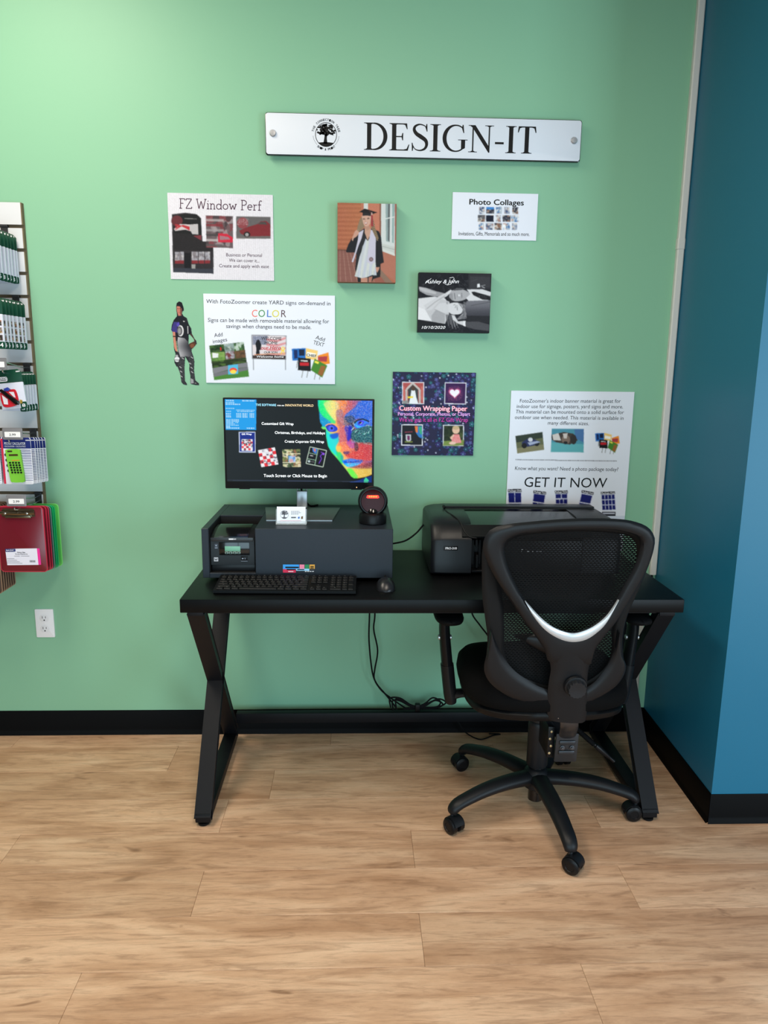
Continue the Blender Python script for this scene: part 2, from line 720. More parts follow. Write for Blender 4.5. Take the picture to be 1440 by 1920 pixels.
# inks and common materials
BLACKINK = mat('black_ink', (12, 13, 15), .5, spec=.2)
WHITEINK = mat('white_ink', (240, 240, 245), .5)
PAPER = mat('white_board', (224, 229, 241), .5)
PHOTO = print_mat('photo_print', .42)
BLK = mat('black_plastic', (11, 12, 14), .45, spec=.2, bump=(900, .08))
BLKS = mat('black_satin_plastic', (13, 14, 17), .38, spec=.25)
BLKG = mat('black_gloss', (12, 12, 14), .14, coat=.4)
DARKM = mat('black_powder_coat', (15, 16, 20), .5, spec=.2, bump=(1400, .12))
CHROME = mat('chrome', (205, 208, 212), .18, 1.)
STEEL = mat('dark_steel', (88, 90, 95), .38, .9)
RUBBER = mat('black_rubber', (11, 11, 13), .7, spec=.15)

# ================================================================== the room
GREEN = mat('green_wall_paint', (134, 185, 153), .45, spec=.22, bump=(260, .05))
BLUE = mat('blue_wall_paint', (24, 102, 132), .42, spec=.35, bump=(260, .05))
CREAM = mat('cream_wall_paint', (128, 128, 126), .6)
CEIL = mat('ceiling_tile', (118, 118, 118), .8, bump=(300, .3))
VINYL = mat('black_vinyl_base', (6, 6, 7), .55, spec=.08)
RX0, RX1, RY0, RZ = -3.2, 4.2, -3.5, 3.0

g = G().box(RX0, 0, 0, 1.19, .1, RZ)
struct(g.obj('wall_back', GREEN, smooth=0))
# the blue pier that closes the right side: side face along the desk, front face towards the room
WR = [(1.176, 0), (1.158, -.621), (RX1, -.621), (RX1, 0)]
g = G().prism(WR, lambda u, v, d: Vector((u, v, d)), 0, RZ)
struct(g.obj('wall_right', BLUE, smooth=0))
struct(G().box(RX1, RY0, 0, RX1 + .1, -.621, RZ).obj('wall_far_right', CREAM, smooth=0))
struct(G().box(RX0 - .1, RY0, 0, RX0, 0, RZ).obj('wall_left', CREAM, smooth=0))
# shop front behind the photographer with a wide window opening
WX0, WX1, WZ0, WZ1 = -1.65, 1.45, .1, 1.5
DX0_, DX1_, DZ1_ = 2.25, 3.95, 2.25
g = G()
g.box(DX1_, RY0 - .12, 0, RX1, RY0, RZ).box(DX0_, RY0 - .12, DZ1_, DX1_, RY0, RZ)
g.box(RX0, RY0 - .12, 0, WX0, RY0, RZ).box(WX1, RY0 - .12, 0, DX0_, RY0, RZ)
g.box(WX0, RY0 - .12, 0, WX1, RY0, WZ0).box(WX0, RY0 - .12, WZ1, WX1, RY0, RZ)
struct(g.obj('wall_front', CREAM, smooth=0))
g = G()
ALU = mat('window_frame_bronze', (60, 56, 52), .4, .6)
for x in (WX0, WX0 + 1.02, WX0 + 2.04, WX1 - .05):
    g.box(x, RY0 - .09, WZ0, x + .05, RY0 - .03, WZ1)
g.box(WX0, RY0 - .09, WZ0, WX1, RY0 - .03, WZ0 + .05).box(WX0, RY0 - .09, WZ1 - .05, WX1, RY0 - .03, WZ1)
struct(g.obj('window_1', ALU, smooth=0))
g = G()
for x in (DX0_, DX0_ + .82, DX1_ - .06):
    g.box(x, RY0 - .09, 0, x + .06, RY0 - .03, DZ1_)
g.box(DX0_, RY0 - .09, 0, DX1_, RY0 - .03, .12).box(DX0_, RY0 - .09, DZ1_ - .08, DX1_, RY0 - .03, DZ1_)
struct(g.obj('added_door_1', ALU, smooth=0))  # frame of the unseen door, added for extra daylight from the right
struct(G().box(RX0, RY0, RZ, RX1, .1, RZ + .08).obj('ceiling', CEIL, smooth=0))

# floor: dark underlay with separate oak planks
floor = struct(G().box(RX0, RY0, -.06, RX1, .1, -.0092).obj('floor', mat('floor_underlay', (104, 78, 56), .8), smooth=0))
WOOD = wood_mat()
PW, PL, PT = .1815, 1.22, .009
pg = G().box(-PL / 2 + .0003, -PW / 2 + .0003, -PT, PL / 2 - .0003, PW / 2 - .0003, 0, .0007, 1)
PLANK = pg.obj('plank', WOOD, mesh_only=True, smooth=0)
offs = [-1.314, -.679, .93, -.426, .18, -.436, .176, -.657]


def plank(x0, x1, yc):
    if x1 - x0 < .03:
        return
    o = link('plank', PLANK, floor)
    full = abs(x1 - x0 - PL) < .004
    if not full:
        me = G().box(-(x1 - x0) / 2 + .0003, -PW / 2 + .0003, -PT, (x1 - x0) / 2 - .0003, PW / 2 - .0003, 0, .0007, 1).obj('plank', WOOD, mesh_only=True, smooth=0)
        o.data = me
    o.location = ((x0 + x1) / 2, yc, 0)


row = 0
ytop = .08
while ytop > RY0:
    yc = ytop - PW / 2
    j = offs[row] if row < len(offs) else (row * .437) % PL
    xr = RX1 if ytop - PW < -.6 else 1.19
    x = j - math.ceil((j - RX0) / PL) * PL
    while x < xr:
        plank(max(x, RX0), min(x + PL, xr), yc)
        x += PL
    ytop -= PW
    row += 1


def base_run(name, pts, h=.1):
    """vinyl cove base: profile swept along straight runs; pts = [(x, y, nx, ny)] mitred"""
    prof = [(0, 0), (.013, 0), (.0125, .003), (.006, .012), (.0038, .02), (.0038, h - .003), (.002, h), (0, h)]
    g = G()
    rings = [[Vector((x + nx * d, y + ny * d, z)) for d, z in prof] for x, y, nx, ny in pts]
    g.ring(rings)
    return struct(g.obj(name, VINYL, smooth=50))


base_run('baseboard_back', [(RX0, 0, 0, -1), (1.176, 0, -1, -1)])
base_run('baseboard_right', [(1.176, 0, -1, -1), (1.158, -.621, -1, -.6)])
base_run('baseboard_right_front', [(1.157, -.6212, -.6, -1), (RX1, -.6212, 0, -1)])

# light panels in the ceiling
DIFF = mat('lamp_diffuser', (255, 244, 225), .6, emit=((255, 236, 205), 1.5))
WHITEM = mat('white_enamel', (228, 228, 226), .4)
for k, (px, py, s) in enumerate(PANELS):
    t = thing('ceiling_light_panel', ['warm white ceiling light panel nearest the green wall', 'warm white ceiling light panel over the left of the shop floor', 'warm white ceiling light panel over the right of the shop floor'][k], 'ceiling light', (px, py, 3.0), 'ceiling light panels')
    g = G()
    for a, b, c, d in ((-.3, -.6, .3, -.58), (-.3, .58, .3, .6), (-.3, -.58, -.28, .58), (.28, -.58, .3, .58)):
        g.box(px + a, py + b, 2.95, px + c, py + d, 2.999)
    g.obj('frame', WHITEM, t, smooth=0)
    G().box(px - .28, py - .58, 2.955, px + .28, py + .58, 2.965).obj('diffuser', DIFF, t, smooth=0)

# ------------------------------------------------------------------ cable raceway in the corner
RACE = mat('raceway_pvc', (206, 206, 202), .45)
t = thing('cable_raceway', 'long white plastic cable raceway running up the corner beside the blue wall', 'raceway', (1.166, -.004, .66))


def race(z0, z1, x0=1.148, x1=1.1735, d=.018):
    pts = [(x0, 0), (x0, -d * .8), (x0 + .004, -d), (x1 - .004, -d), (x1, -d * .8), (x1, 0)]
    return G().prism(pts, lambda u, v, w: Vector((u, v - .0008, w)), z0, z1)


race(.664, 1.891).obj('channel', RACE, t)
race(1.8935, 2.99).obj('channel', RACE, t)
race(1.874, 1.91, 1.146, 1.1745, .0195).obj('joint_cover', RACE, t)
G().tube([(1.16, -.008, .68), (1.16, -.008, .655), (1.161, -.006, .61), (1.16, -.006, .5)], .004).obj('cable', RUBBER, t)
t = thing('lower_raceway', 'short length of beige raceway on the wall below the right end of the desk', 'raceway', (1.12, -.001, .14))
race(.14, .6, 1.115, 1.142, .016).obj('channel', mat('raceway_beige', (186, 178, 166), .5), t)
race(.59, .61, 1.113, 1.144, .0175).obj('end_cap', MATS['raceway_beige'], t)

# ------------------------------------------------------------------ wall outlet
t = thing('wall_outlet', 'white duplex power outlet on the green wall below the clipboards', 'outlet', (-1.193, 0, .463))
PLATE = mat('outlet_plate', (236, 236, 240), .3)
G().prism(rrect(-1.228, .406, -1.158, .520, .004), WALLF, .0005, .006, .0025).obj('cover_plate', PLATE, t)
for zc in (.4845, .4415):
    pts = []
    for k in range(28):
        a = 2 * PI * k / 28
        pts.append((-1.193 + .0172 * math.cos(a), zc + max(-.0135, min(.0135, .0172 * math.sin(a)))))
    r = G().prism(pts, WALLF, .005, .0075, .0006).obj('receptacle', mat('outlet_face', (226, 226, 230), .35), t)
    s = G().box(-1.2005, -.0079, zc - .001, -1.1985, -.006, zc + .008).box(-1.1885, -.0079, zc, -1.1865, -.006, zc + .0075)
    s.cyl((-1.193, -.006, zc - .0075), (-1.193, -.0079, zc - .0075), .0027, n=12)
    s.obj('slot', mat('outlet_slot', (20, 20, 20), .8), r)
G().lathe([(.003, 0), (.003, .0008), (.0015, .0015)], (-1.193, -.0058, .463), (0, -1, 0), 14).obj('screw', PLATE, t)

# ================================================================== slatwall and what hangs on it
MELA = mat('white_melamine', (212, 215, 220), .35)
MDF = mat('mdf_core', (120, 104, 82), .8, vary=(60, .12))
GROOVE = [1.907 - .0777 * k for k in range(14)]
SWX0, SWX1, SWD = -2.37, -1.152, .019
t = thing('slatwall_panel', 'white slatwall panel with brown grooves at the left edge of the green wall', 'slatwall', (-1.76, 0, .9))
G().box(SWX0, -.008, .868, SWX1, -.0005, 1.985).obj('backing', MDF, t, smooth=0)
edges = [1.985] + GROOVE
for a, b in zip(edges, edges[1:]):
    z1 = a if a == 1.985 else a - .0055
    z0 = b + .0055
    g = G()
    g.box(SWX0, -SWD, z0, SWX1, -.0082, z1, .0006, 1)
    g.box(SWX0 + .001, -SWD - .0009, z0 + .0002, SWX1 - .0035, -SWD + .0002, z1 - .0002, m=1)
    g.obj('slat', [MDF, MELA], t, smooth=0)

PEGS = 'hooks and price tags on the slatwall'
SMOKE = mat('grey_tag_plastic', (122, 122, 126), .3)


def hook(x, z, length, label, tagx=None, tagz=None, price=None):
    t = thing('display_hook', label, 'hook', (x, -.02, z), PEGS)
    g = G().box(x - .012, -.026, z - .003, x + .012, -.0095, z + .003, .0008, 1)
    g.box(x - .012, -.0225, z - .042, x + .012, -.0203, z - .002, .0005, 1)
    g.obj('back_plate', STEEL, t)
    G().tube([(x, -.022, z - .03), (x, -.06, z - .031), (x, -length + .02, z - .029), (x, -length, z - .018)], .0026).obj('prong', CHROME, t)
    if price:
        G().tube([(x, -.022, z - .012), (x, -.07, z - .01), (x, -length - .005, z - .002 if tagz is None else tagz + .008)], .002).obj('tag_arm', CHROME, t)
        G().prism(rrect(tagx - .033, tagz - .021, tagx + .033, tagz + .018, .003), WALLF, length + .004, length + .0065, .0005).obj('tag_holder', SMOKE, t)
        c = G().prism(rrect(tagx - .026, tagz - .0125, tagx + .026, tagz + .0055, .002), WALLF, length + .0066, length + .0072).obj('price_label', mat('price_paper', (240, 240, 242), .6), t)
        sh = Sheet([(0, 0), (1, 0), (1, 1), (0, 1)], tagx - .026, tagz + .0055, .052, .018)
        i = Ink(sh, length + .0074)
        i.text(price, (.30, .74), (.70, .74), .42, bold=.01)
        i.obj('lettering', BLACKINK, c)
    return t


hook(-1.215, GROOVE[0], .2, 'topmost chrome hook on the slatwall, holding green topped packets')
hook(-1.195, GROOVE[3], .25, 'second chrome hook down, holding packets printed with small photos')
hook(-1.176, GROOVE[6], .21, 'third chrome hook down with a grey price tag above the red gadget packs', -1.19, 1.443, '- -')
hook(-1.172, GROOVE[9], .215, 'fourth chrome hook down with a grey price tag above the pocket calculators', -1.155, 1.212, '2.99')
hook(-1.172, GROOVE[12], .218, 'lowest chrome hook with a grey price tag above the red clipboards', -1.16, .984, '2.99')

PK_W = mat('packet_white', (206, 211, 228), .35, bump=(30, .3))
PK_G = mat('packet_green', (10, 66, 48), .4)
PK_WB = mat('packet_white_blister', (214, 216, 232), .22)
CALG = mat('calculator_green', (122, 196, 60), .35)
NAVY = mat('card_navy', (26, 40, 110), .4)
CALR = mat('card_red_edge', (200, 40, 70), .4)


def packet(i, n, xr, z0, z1, w, y, digit, label, group, photos=False, rot=0., extra=None):
    t = thing('hanging_packet', label, 'packet', (xr - w / 2, y, z1), group)
    h = z1 - z0
    zg = z1 - h * .33
    # the pouch: cardboard with a slightly puffed front below the green header
    g = G().prism(rrect(xr - w, z0, xr, zg, .003), WALLF, -y, -y + .006, .002)
    g.obj('pouch', PK_W, t)
    hd = G().prism([(xr - w, zg + .0003), (xr, zg + .0003), (xr, z1 - .012), (xr - .012, z1), (xr - w + .012, z1), (xr - w, z1 - .012)], WALLF, -y, -y + .0045, .0008).obj('header', PK_G, t)
    sh = Sheet([(0, 0), (1, 0), (1, 1), (0, 1)], xr - w, z1, w, h)
    ik = Ink(sh, -y + .0052)
    [ik.rect(.8 + .055 * k, .045, .84 + .055 * k, .075) for k in range(3)]
    ik.obj('lettering', WHITEINK, hd)
    tb = G().prism(rrect(xr - .020, z0 - .002, xr + .001, z0 + .021, .004), WALLF, -y + .0058, -y + .0072).obj('number_tab', PK_G, t)
    ik = Ink(sh, -y + .0075)
    ik.text(digit, (1 - .015 / w, 1 - .004 / h), (1 - .004 / w, 1 - .004 / h), .078, bold=.02)
    ik.obj('lettering', WHITEINK, tb)
    if photos:
        p = Paint(sh, 40, 60, (214, 216, 230), (.35, .36, .97, .9))
        for k in range(3):
            for c in range(2):
                x0 = .42 + c * .29
                p.patch([(x0, .45 + k * .145), (x0 + .24, .45 + k * .145), (x0 + .24, .56 + k * .145), (x0, .56 + k * .145)], [(64, 54, 50), (190, 120, 70), (40, 40, 48), (150, 150, 110), (200, 190, 180)], 16, .2)
        p.line([(.45, .405), (.9, .405)], .012, (120, 120, 150))
        p.obj('picture_strip', t, -y + .0062, PHOTO)
    if extra:
        extra(t, xr, z0, z1, w, y)
    if rot:
        t.rotation_euler = (0, rot, 0)
    return t


ORD = ['backmost', 'second from the back', 'third from the back', 'fourth from the back', 'fifth from the back', 'sixth from the back', 'frontmost']
for i, y in enumerate([-.035, -.053, -.078, -.099, -.124, -.152, -.175]):
    packet(i, 7, -1.171, 1.716, 1.878, .095, y, '3356350'[i], f'white packet with dark green header on the topmost hook, {ORD[i]}', 'plain white packets on the topmost hook')
for i, y in enumerate([-.061, -.087, -.117, -.15, -.175, -.199, -.226]):
    packet(i, 7, -1.150, 1.492, 1.654, .095, y, '4', f'packet printed with small photos and a number 4 tab, {ORD[i]}', 'photo printed packets on the second hook', photos=True)


def gadget(t, xr, z0, z1, w, y):
    d = -y + .006
    sh = Sheet([(0, 0), (1, 0), (1, 1), (0, 1)], xr - w, z1, w, z1 - z0)
    fn = lambda u, v, q: Vector(sh.at(u, v, q))
    pts = [(p.x, p.y) for p in spline([(x, yy, 0) for x, yy in [(.03, .62), (.1, .55), (.55, .5), (.68, .55), (.72, .78), (.66, .9), (.3, .95), (.06, .9)]], 4, True)]
    G().prism(pts, fn, d, d + .004, .001).obj('red_case', mat('gadget_red', (190, 30, 45), .3), t)
    for q in ([(.1, .62), (.3, .74), (.28, .88), (.12, .86)], [(.4, .56), (.6, .57), (.63, .72), (.56, .7)]):
        G().prism(q, fn, d + .0035, d + .0046).obj('clear_insert', mat('insert_pale', (216, 214, 222), .3), t)
    G().prism([(.03, .5), (.14, .47), (.76, .83), (.72, .91), (.6, .9)], fn, d + .004, d + .01, .0015).obj('black_grip', BLKG, t)
    G().prism([(.22, .47), (.38, .44), (.48, .5), (.4, .54), (.24, .53)], fn, d + .001, d + .007, .001).obj('blue_clip', mat('gadget_blue', (40, 60, 150), .3), t)
    G().prism([(.78, .78), (.86, .8), (.85, .88), (.76, .88)], fn, d, d + .004).obj('brass_key', mat('gadget_brass', (200, 165, 70), .35, .6), t)
    lg = G().prism(rrect(.0, .17, .42, .29, .055), fn, d - .0003, d + .0012).obj('brand_badge', mat('badge_cream', (222, 222, 226), .4), t)
    ik = Ink(sh, d + .0016)
    ik.text('BAZIC', (.02, .245), (.38, .245), .05, bold=.02, shear=.2)
    ik.rect(.04, .255, .36, .268)
    ik.obj('lettering', BLACKINK, lg)


for i, y in enumerate([-.06, -.083, -.105, -.127, -.149]):
    packet(i, 6, -1.131, 1.283, 1.415, .083, y, '12345'[i], f'white and green blister packet behind the red gadget pack, {ORD[i]}', 'blister packets on the third hook')
packet(5, 6, -1.128, 1.292, 1.422, .083, -.178, '8', 'tilted front blister packet showing a red gadget with a black grip', 'blister packets on the third hook', rot=-.1, extra=gadget)

CARDSTRIPE = None


def calc_card(i, xr, z0, z1, w, y, label, front):
    t = thing('calculator_card', label, 'calculator pack', (xr - w / 2, y, z1), 'pocket calculator packs on the fourth hook')
    h = z1 - z0
    G().prism(rrect(xr - w, z0, xr, z1, .006), WALLF, -y, -y + .0015, .0003).obj('backing_card', mat('card_white', (224, 226, 236), .4), t)
    sh = Sheet([(0, 0), (1, 0), (1, 1), (0, 1)], xr - w, z1, w, h)
    ik = Ink(sh, -y + .0019)
    ik.poly([(.06, .0), (.95, 0), (.99, .04), (1, .235), (.06, .235)], 0)
    ik.rect(0, .03, .07, .99, 1)
    for k in range(19):
        ik.rect(.5, .26 + k * .036, .985, .266 + k * .036 + .010 * (1 - k / 22), 0)
    ik.obj('printed_stripes', [NAVY, CALR], t)
    ik = Ink(sh, -y + .0022)
    [ik.rect(.84 + .05 * k, .05, .88 + .05 * k, .068) for k in range(3)]
    if front:
        ik.text('POCKET CALCULATOR', (.12, .155), (.82, .155), .052, 0, .012, .1)
        ik.text('CALCULADORA - CALCULATRICE', (.12, .205), (.82, .205), .03, 0, .005, .1)
    ik.obj('lettering', WHITEINK, t)
    if not front:
        return t
    fn = lambda u, v, q: Vector(sh.at(u, v, q))
    d = -y + .0022
    c = G().prism([(p.x, p.y) for p in spline([(x, yy, 0) for x, yy in [(.19, .26), (.4, .242), (.62, .25), (.66, .29), (.69, .5), (.73, .9), (.68, .94), (.45, .955), (.3, .94), (.26, .9), (.2, .5), (.175, .3)]], 3, True)], fn, d, d + .009, .002).obj('calculator', CALG, t)
    q = G().prism([(.24, .275), (.4, .272), (.405, .305), (.245, .308)], fn, d + .0085, d + .0094)
    q.obj('solar_cell', mat('solar_brown', (60, 44, 34), .3), c)
    G().prism([(.28, .35), (.58, .345), (.585, .385), (.285, .39)], fn, d + .0085, d + .0094).obj('display', mat('lcd_olive', (70, 58, 30), .25), c)
    keys = []
    for r in range(5):
        for k in range(4):
            cx, cy = .305 + k * .099 + r * .012, .525 + r * .052 + .005
            pts = [(cx + .034 * math.cos(a), cy + .0185 * math.sin(a)) for a in np.linspace(0, 2 * PI, 10, endpoint=False)]
            G().prism(pts, fn, d + .009, d + .0115).obj('key', BLK, c)
    G().prism([(.36, .475), (.62, .465), (.625, .482), (.365, .492)], fn, d + .009, d + .0102).obj('memory_keys', mat('key_orange', (210, 150, 50), .4), c)
    for r in range(4):
        cx, cy = .14 + r * .018, .37 + r * .113
        pts = [(cx + .05 * math.cos(a), cy + .03 * math.sin(a)) for a in np.linspace(0, 2 * PI, 14, endpoint=False)]
        G().prism(pts, fn, d - .0002, d + .0006).obj('feature_dot', mat('dot_slate', (50, 55, 66), .4), t)
    return t


ys = [-.059, -.087, -.115, -.137, -.16]
for i, y in enumerate(ys):
    f = (-.059 - y) / .141
    calc_card(i, -1.115 + .008 * f, 1.024 + .012 * f, 1.184 + .013 * f, .1, y, f'striped calculator pack hanging behind the green one, {ORD[i]}', False)
calc_card(5, -1.106, 1.036, 1.197, .1, -.2, 'front pocket calculator pack with a lime green calculator', True)
for i, y in enumerate([-.17, -.2]):
    calc_card(6 + i, -1.213, 1.036, 1.195, .1, y, ['rear', 'front'][i] + ' calculator pack cut by the left picture edge beside the lime green one', False)


def clip_mat(name, rgb, a):
    return mat(name, rgb, .22, alpha=a, spec=.6)


REDP = clip_mat('translucent_red', (112, 22, 38), .93)
REDE = mat('red_edge_highlight', (190, 44, 70), .3)  # edge highlight of the plastic painted as a brighter colour, likewise the edges below
GREP = clip_mat('translucent_green', (0, 128, 76), .88)
GREE = mat('green_edge_highlight', (30, 170, 100), .3)
LIMP = clip_mat('translucent_lime', (84, 190, 84), .85)
LIME = mat('lime_edge_highlight', (120, 216, 110), .3)
CLRP = clip_mat('smoky_clear', (60, 80, 80), .8)
CLRE = mat('clear_edge_highlight', (110, 130, 125), .3)


def clipboard(xr, z0, z1, w, y, pm, em, label, group, front=False, clip=True, wood=False):
    t = thing('clipboard', label, 'clipboard', (xr - w / 2, y, z1), group)
    r = .012
    out = rrect(xr - w, z0, xr, z1, r)
    G().prism(out, WALLF, -y, -y + .0028, .0007).obj('board', pm, t)
    if not wood:
        G().tube([(u, y - .0014, v) for u, v in out], .0019, 6, closed=True, smooth=False).obj('edge', em, t)  # rim tube; on plastic boards its bright colour paints the edge highlight
    if clip:
        xc = xr - w / 2 - (.004 if front else 0)
        g = G()
        yy = y - .003
        g.prism([(xc - .056, z1 - .034), (xc + .056, z1 - .034), (xc + .056, z1 - .012), (xc + .05, z1 - .006), (xc - .05, z1 - .006), (xc - .056, z1 - .012)], WALLF, -yy, -yy + .0012)
        g.tube([(xc - .058, yy - .006, z1 - .02), (xc, yy - .0065, z1 - .022), (xc + .058, yy - .006, z1 - .02)], .006, 10)
        g.prism([(xc - .045, z1 - .038), (xc + .045, z1 - .038), (xc + .04, z1 - .028), (xc - .04, z1 - .028)], WALLF, -yy + .001, -yy + .007, .001)
        c = g.obj('clip', mat('clip_nickel', (150, 140, 118), .2, 1.), t)
        if front:
            for dx in (-.04, .034):
                G().lathe([(.004, 0), (.004, .002), (.002, .003)], (xc + dx, yy - .0118, z1 - .021), (0, -1, 0), 12).obj('rivet', CHROME, c)
    if front:
        sh = Sheet([(25, 290), (790, 300), (850, 1450), (50, 1465)], xr - w, z1, w, z1 - z0)
        ik = Ink(sh, -y + .0033)
        ik.poly([(140, 1035), (680, 1020), (700, 1325), (160, 1340)][::-1], 0)
        ik.poly([(680, 1020), (725, 1020), (745, 1320), (700, 1325)][::-1], 1)
        lb = ik.obj('paper_label', [mat('label_paper', (226, 226, 240), .5), mat('label_pink', (232, 50, 150), .5)], t)
        ik = Ink(sh, -y + .0036)
        ik.poly([(140, 1035), (315, 1032), (318, 1075), (300, 1085), (146, 1090)][::-1], 1)
        ik.text('Memo Size', (345, 1108), (480, 1106), 22, 0, .03)
        ik.text('Porta Memoria', (310, 1140), (520, 1136), 22, 0, .02)
        ik.rect(290, 1162, 385, 1168); ik.rect(405, 1160, 550, 1165)
        for k in range(4):
            ik.rect(160, 1212 + k * 28, 290 + k * 45, 1217 + k * 28)
        for k in range(9):
            ik.rect(552 + k * 11, 1240, 557 + k * 11 + k % 3, 1278)
        ik.obj('lettering', [BLACKINK, NAVY], lb)
        ik = Ink(sh, -y + .0039)
        ik.text('BAZIC', (160, 1072), (295, 1068), 22, 0, .02)
        ik.obj('lettering', WHITEINK, lb)
    return t


CG = 'translucent clipboards on the lowest hook'
X = -1.086
clipboard(X, .709, .941, .158, -.061, LIMP, LIME, 'lime green translucent clipboard, backmost on the lowest hook', CG, clip=False)
clipboard(X, .712, .942, .158, -.095, GREP, GREE, 'green translucent clipboard just in front of the lime green one', CG, clip=False)
clipboard(X, .714, .944, .158, -.110, GREP, GREE, 'green translucent clipboard next to the smoky grey one', CG, clip=False)
clipboard(X, .716, .946, .158, -.129, CLRP, CLRE, 'smoky grey clipboard between the green and the red ones', CG, clip=False)
clipboard(X, .719, .950, .158, -.148, REDP, REDE, 'red translucent clipboard, third from the front', CG, clip=False)
clipboard(X, .721, .953, .158, -.167, REDP, REDE, 'red translucent clipboard right behind the front one', CG, clip=False)
clipboard(X + .001, .724, .956, .159, -.195, REDP, REDE, 'front red translucent clipboard with nickel clip and white paper label', CG, front=True)
BRN = mat('hardboard_brown', (66, 50, 40), .6, vary=(40, .15))
TANE = mat('hardboard_edge', (140, 112, 90), .6)
BORD = ['nearest the wall', 'second out from the wall', 'third out from the wall', 'middle one of the seven', 'third from the front', 'second from the front', 'frontmost']
for i in range(7):
    y = -.098 - i * .0168
    clipboard(-1.246, .645, .955, .22, y, BRN, TANE, f'brown hardboard clipboard at the picture edge, {BORD[i]}', 'brown hardboard clipboards at the picture edge', clip=False)

# ================================================================== what hangs on the green wall
# ---- the long sign
t = thing('wall_sign', 'long white sign reading DESIGN-IT with a tree logo, mounted high on the green wall', 'sign', (.23, 0, 2.22))
SX0, SX1, SZ0, SZ1 = -.311, .7705, 2.1555, 2.2855
G().prism(rrect(SX0 - .002, SZ0 - .003, SX1 + .002, SZ1 + .002, .008), WALLF, .018, .0272, .0005).obj('backing_plate', BLKG, t)
G().prism(rrect(SX0, SZ0, SX1, SZ1, .008), WALLF, .0273, .030, .0006).obj('face_plate', mat('sign_white', (216, 222, 232), .4, spec=.2), t)
for sx in (-.287, .747):
    p = G().cyl((sx, -.001, 2.221), (sx, -.018, 2.221), .008, n=18).obj('standoff', CHROME, t)
    G().lathe([(.0112, 0), (.0112, .004), (.009, .0065), (.0001, .007)], (sx, -.0301, 2.221), (0, -1, 0), 24).obj('screw_cap', mat('brushed_cap', (205, 207, 212), .3, .8), t)


